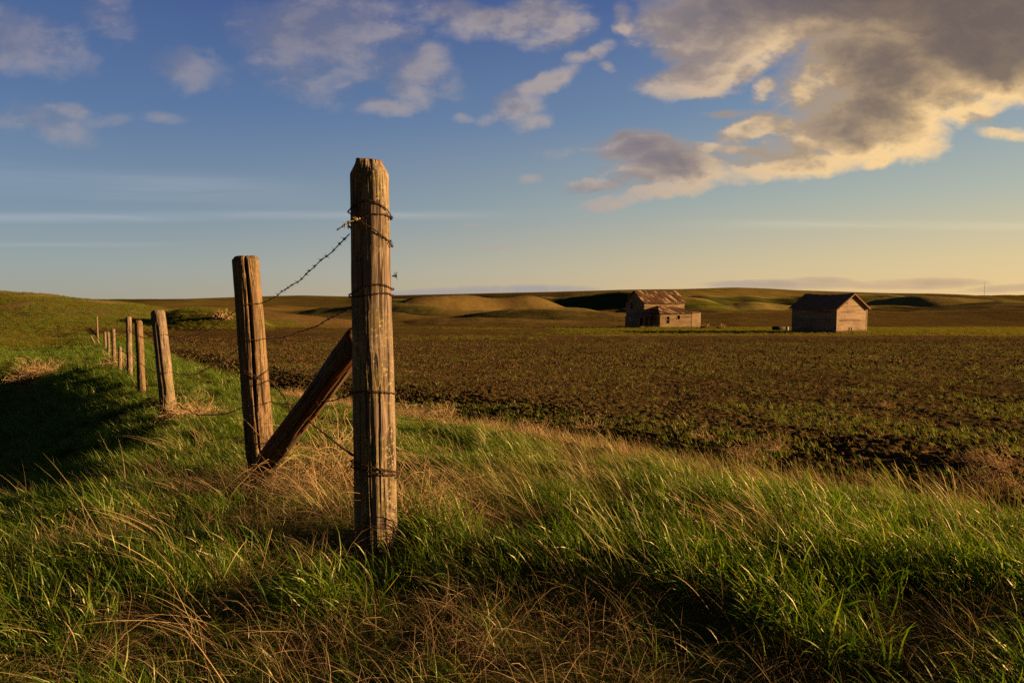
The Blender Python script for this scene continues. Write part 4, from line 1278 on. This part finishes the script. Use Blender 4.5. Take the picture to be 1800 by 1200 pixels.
def build_granary():
    cx, cy = at(1470, 585, 85).x, 85.0
    ang = R(-28)                        # gable end faces towards the camera and a little right
    z = gz(cx, cy)
    root = empty('granary', (cx, cy, EYE + uv_of(1470, 586)[1] * 85)); root.rotation_euler.z = R(28)
    tag(root, 'small wooden granary shed with a dark shingled gable roof, right of the farmhouse', 'shed')
    # local: x along the gable end (to the right), y away from the camera along the side wall
    W, L, H, A = 6.2, 6.9, 3.25, 5.1
    w = MB()
    w.box(0, .15, 0, L, -1, H)              # left long wall
    w.box(W - .15, W, 0, L, -1, H)
    w.box(.15, W - .15, L - .15, L, -1, H)
    w.box(.15, W - .15, 0, .15, -1, H)
    for y0, y1 in ((0, .15), (L - .15, L)):
        vs = [(0, y0, H), (W, y0, H), (W / 2, y0, A), (0, y1, H), (W, y1, H), (W / 2, y1, A)]
        w.add(vs, [(0, 1, 2), (5, 4, 3), (0, 3, 4, 1), (1, 4, 5, 2), (2, 5, 3, 0)])
    w.build('wall', M_SIDING_B, root)
    tr = MB()
    tr.box(-.03, .09, -.03, .0, -1, H); tr.box(-.03, .0, 0, .12, -1, H); tr.build('corner_board', M_TRIM, root)
    tr = MB(); tr.box(W - .09, W + .03, -.03, .0, -1, H); tr.box(W, W + .1, -.0, .12, -1, H); tr.build('corner_board', M_TRIM, root)
    rf = MB(); ov = .32; sl = (A - H) / (W / 2); oz = .10
    for s in (0, 1):
        e = (-ov if s == 0 else W + ov); ze = H - ov * sl + oz
        n = 14
        # slope in strips so the edge and ridge sag a little
        ys = [-.3 + (L + .6) * k / n for k in range(n + 1)]
        for k in range(n):
            def sagz(y): return -.20 * math.sin(math.pi * (y + .3) / (L + .6)) + .03 * math.sin(y * 5)
            q = [(e, ys[k], ze + sagz(ys[k]) * .5), (W / 2, ys[k], A + oz + sagz(ys[k])), (W / 2, ys[k + 1], A + oz + sagz(ys[k + 1])), (e, ys[k + 1], ze + sagz(ys[k + 1]) * .5)]
            if s == 0: q = q[::-1]
            rf.slab(q, -.09 if False else .09)
    rf.build('roof', M_ROOF_B, root)
    rk = MB()
    for s in (0, 1):
        e = (-ov if s == 0 else W + ov); ze = H - ov * sl
        rk.bar((e, -.33, ze + .02), (W / 2, -.33, A + .04), .05, .16)
    rk.build('rake_board', M_TRIM if False else M_ROOF_B, root)
    dr = MB(); dr.box(2.55, 2.63, -.05, -.003, 0.0, .75); dr.box(3.0, 3.08, -.05, -.003, 0.0, .75); dr.build('door_prop', M_DARK, root)
    pl = MB(); pl.box(.5, 4.9, -.035, -.003, 1.62, 1.70); pl.build('door_rail', M_DARK, root)
    return root


def build_house():
    c = at(1131.7, 578, 120); z = EYE + uv_of(1131.7, 579)[1] * 120
    root = empty('farmhouse', (c.x, c.y, z)); root.rotation_euler.z = R(20)
    tag(root, 'abandoned two storey wooden farmhouse with a patchy red-brown roof and a low front wing', 'farmhouse')
    # local: x along the long lit side (right), y away; gable end is the face x = 0
    L, W, H, A = 8.7, 6.5, 5.0, 7.15
    w = MB()
    wall_panel(w, (0, 0), (L, 0), -1, H)                                   # long side
    Mg = wall_panel(w, (0, W), (0, 0), -1, H, [(1.7, 2.45, 3.75, 4.85)])     # gable end facing left
    wall_panel(w, (L, .12), (L, W), -1, H); wall_panel(w, (L - .12, W), (.12, W), -1, H)
    for x0, x1 in ((0, .12), (L - .12, L)):
        vs = [(x0, 0, H), (x0, W, H), (x0, W / 2, A), (x1, 0, H), (x1, W, H), (x1, W / 2, A)]
        w.add(vs, [(2, 1, 0), (3, 4, 5), (1, 4, 3, 0), (2, 5, 4, 1), (0, 3, 5, 2)])
    w.build('wall', M_SIDING, root)
    window(root, Mg, 1.7, 2.45, 3.75, 4.85)
    rf = MB(); ov = .3; sl = (A - H) / (W / 2); oz = .1; n = 16
    for s in (0, 1):
        e = (-ov if s == 0 else W + ov); ze = H - ov * sl + oz
        xs = [-.3 + (L + .6) * k / n for k in range(n + 1)]
        sg = lambda x: -.16 * math.sin(math.pi * (x + .3) / (L + .6)) + .03 * math.sin(x * 4.1)
        for k in range(n):
            q = [(xs[k], e, ze + sg(xs[k]) * .4), (xs[k + 1], e, ze + sg(xs[k + 1]) * .4), (xs[k + 1], W / 2, A + oz + sg(xs[k + 1])), (xs[k], W / 2, A + oz + sg(xs[k]))]
            if s: q = q[::-1]
            rf.slab(q, .08)
    rf.build('roof', M_ROOF, root)
    # front wing, lower
    x0, x1, D = .87, 9.45, 4.0
    wg = MB()
    ha = (1.35, 1.95, 1.25, 2.45); hb = (3.55, 4.15, 1.95, 2.65)
    Mw = wall_panel(wg, (x0, -D), (x1 - 1.9, -D), -1, 2.95, [ha, hb])
    Ml = wall_panel(wg, (x0, -.02), (x0, -D + .12), -1, 2.95, [(1.3, 1.75, 1.5, 2.3)])
    wall_panel(wg, (x1, -D + .12), (x1, .6), -1, 3.1)
    wall_panel(wg, (x1 - .12, .6), (L + .02, .6), -1, 3.1)
    wg.build('wing_wall', M_SIDING, root)
    ad = MB(); ad.box(x1 - 1.9, x1, -D - .03, -D + .09, -1, 3.2); ad.build('boarded_panel', siding_mat('pale_boards', (.28, .20, .12), (.42, .31, .19), (.50, .38, .25), board=.6), root)
    window(root, Mw, *ha); window(root, Mw, *hb, kind='one'); window(root, Ml, 1.3, 1.75, 1.5, 2.3, kind='one')
    wr = MB(); e0, e1 = x0 - .25, x1 - 1.6; f = -D - .25; tz = 4.35
    m0, m1 = 2.9, 7.2
    wr.slab([(e0, f, 2.92), (e1, f, 3.06), (m1, -.02, tz - .25), (m0, -.02, tz)], .08)        # front slope
    wr.slab([(e0, -.02, 2.94), (e0, f, 2.945), (m0, -.025, tz + .01), (m0 - .02, -.02, tz + .01)], .07)       # left hip
    wr.slab([(e1, f, 3.06), (x1 + .2, f, 3.24), (x1 + .2, .5, 3.3), (m1, -.02, tz - .25)], .07)
    wr.build('wing_roof', M_ROOF, root)
    # lean-to porch on the left, in front of the gable end
    pr = MB(); pr.slab([(-2.3, -2.0, 2.15), (x0 - .3, -2.6, 2.75), (x0 - .3, -.1, 2.95), (-.02, -.0, 3.0)], .08)
    pr.slab([(-2.3, 3.2, 2.2), (-2.3, -2.0, 2.15), (-.02, -.0, 3.0), (-.02, 3.2, 3.0)], .08)
    pr.build('porch_roof', M_ROOF_B, root)
    for k, (px, py_) in enumerate(((-2.1, -1.8), (-1.2, -2.0), (-.3, -2.2), (-2.1, .6), (-2.1, 3.0))):
        p = MB(); p.box(px - .07, px + .07, py_ - .07, py_ + .07, -1, 2.2 + .2 * (px + 2.1) / 1.8); p.build('porch_post', M_TRIM, root)
    ds = MB(); ds.box(-.045, -.003, .7, 1.6, -.2, 2.05); ds.build('door', M_DARK, root)
    return root


build_house()
build_granary()


def wall_weeds():
    g = rng(77); P = []
    for (ox, oy, rz, x0, x1, y0, y1, n) in ((at(1131.7, 578, 120).x, 120, 20, -2.4, 9.6, -4.5, 6.5, 420), (at(1470, 585, 85).x, 85, 28, -.1, 6.3, -.1, 7.0, 260)):
        c, s_ = math.cos(R(rz)), math.sin(R(rz))
        for k in range(n):
            t = g.uniform(0, 1); e = g.normal(0, .35)
            if g.uniform() < .6: lx, ly = x0 + (x1 - x0) * t, y0 - abs(e)
            else: lx, ly = (x0 if g.uniform() < .6 else x1) - e, y0 + (y1 - y0) * t
            P.append((ox + lx * c - ly * s_, oy + lx * s_ + ly * c))
    xy = np.array(P)
    ms = [clump_mesh('wall_weed', [blades(30, .2, .12, .42, .008, .016, .2, .4, .5, 4, 980 + i, spread=1.0)], [(M_WEED, M_SPROUT, M_STRAW)[i % 3]]) for i in range(6)]
    scatter('wall_weeds', xy, make_coll('wall_weed_clumps', ms), .6, 1.6, 78, 'weeds and dry grass along the foot of the old walls')


wall_weeds()


def build_tank():
    p = at(1369, 577, 98); z = gz(p.x, p.y)
    root = empty('fuel_tank', (p.x, p.y, z)); root.rotation_euler.z = R(8)
    tag(root, 'low dark steel tank lying on skids in the grass left of the granary', 'tank')
    b = MB(); b.tube([(-1.0, 0, .35), (-.96, 0, .35), (.96, 0, .35), (1.0, 0, .35)], [.22, .3, .3, .22], 16); b.build('tank_body', simple_mat('dark_steel', (.025, .02, .018), .7, .2), root, True)
    for x in (-.7, .7):
        s_ = MB(); s_.box(x - .08, x + .08, -.32, .32, -.3, .12); s_.build('skid', M_TRIM, root)
    q = at(1383.5, 577, 97); zz = gz(q.x, q.y)
    r2 = empty('barrel', (q.x, q.y, zz)); tag(r2, 'small pale sunlit barrel between the dark tank and the granary', 'barrel')
    m = MB(); m.tube([(0, 0, -.3), (0, 0, .0), (0, 0, .2), (0, 0, .21), (0, 0, .4), (0, 0, .41), (0, 0, .6)], [.2, .2, .2, .21, .21, .2, .2], 14); m.build('barrel_body', simple_mat('pale_paint', (.6, .5, .32), .7), r2, True)
    m = MB(); m.tube([(0, 0, .601), (0, 0, .62)], [.19, .19], 14); m.build('lid', M_TRIM, r2)


build_tank()


def build_mast():
    D = 2100; b = at(1730, 524, D); t = at(1730, 495, D); h = t.z - b.z
    root = empty('radio_mast', b); tag(root, 'thin radio mast on the skyline at the right', 'mast')
    m = MB()
    for k in range(3):
        a = k * 2.0944; x, y = math.cos(a) * .8, math.sin(a) * .8
        m.tube([(x, y, -20), (x * .7, y * .7, h)], .16, 4)
        for q in range(12):
            z0 = h * q / 12; z1 = h * (q + 1) / 12; a2 = a + 2.0944
            m.tube([(x, y, z0), (math.cos(a2) * .8, math.sin(a2) * .8, z1)], .08, 3)
    m.build('mast_frame', simple_mat('mast_steel', (.18, .15, .12), .6), root)


build_mast()
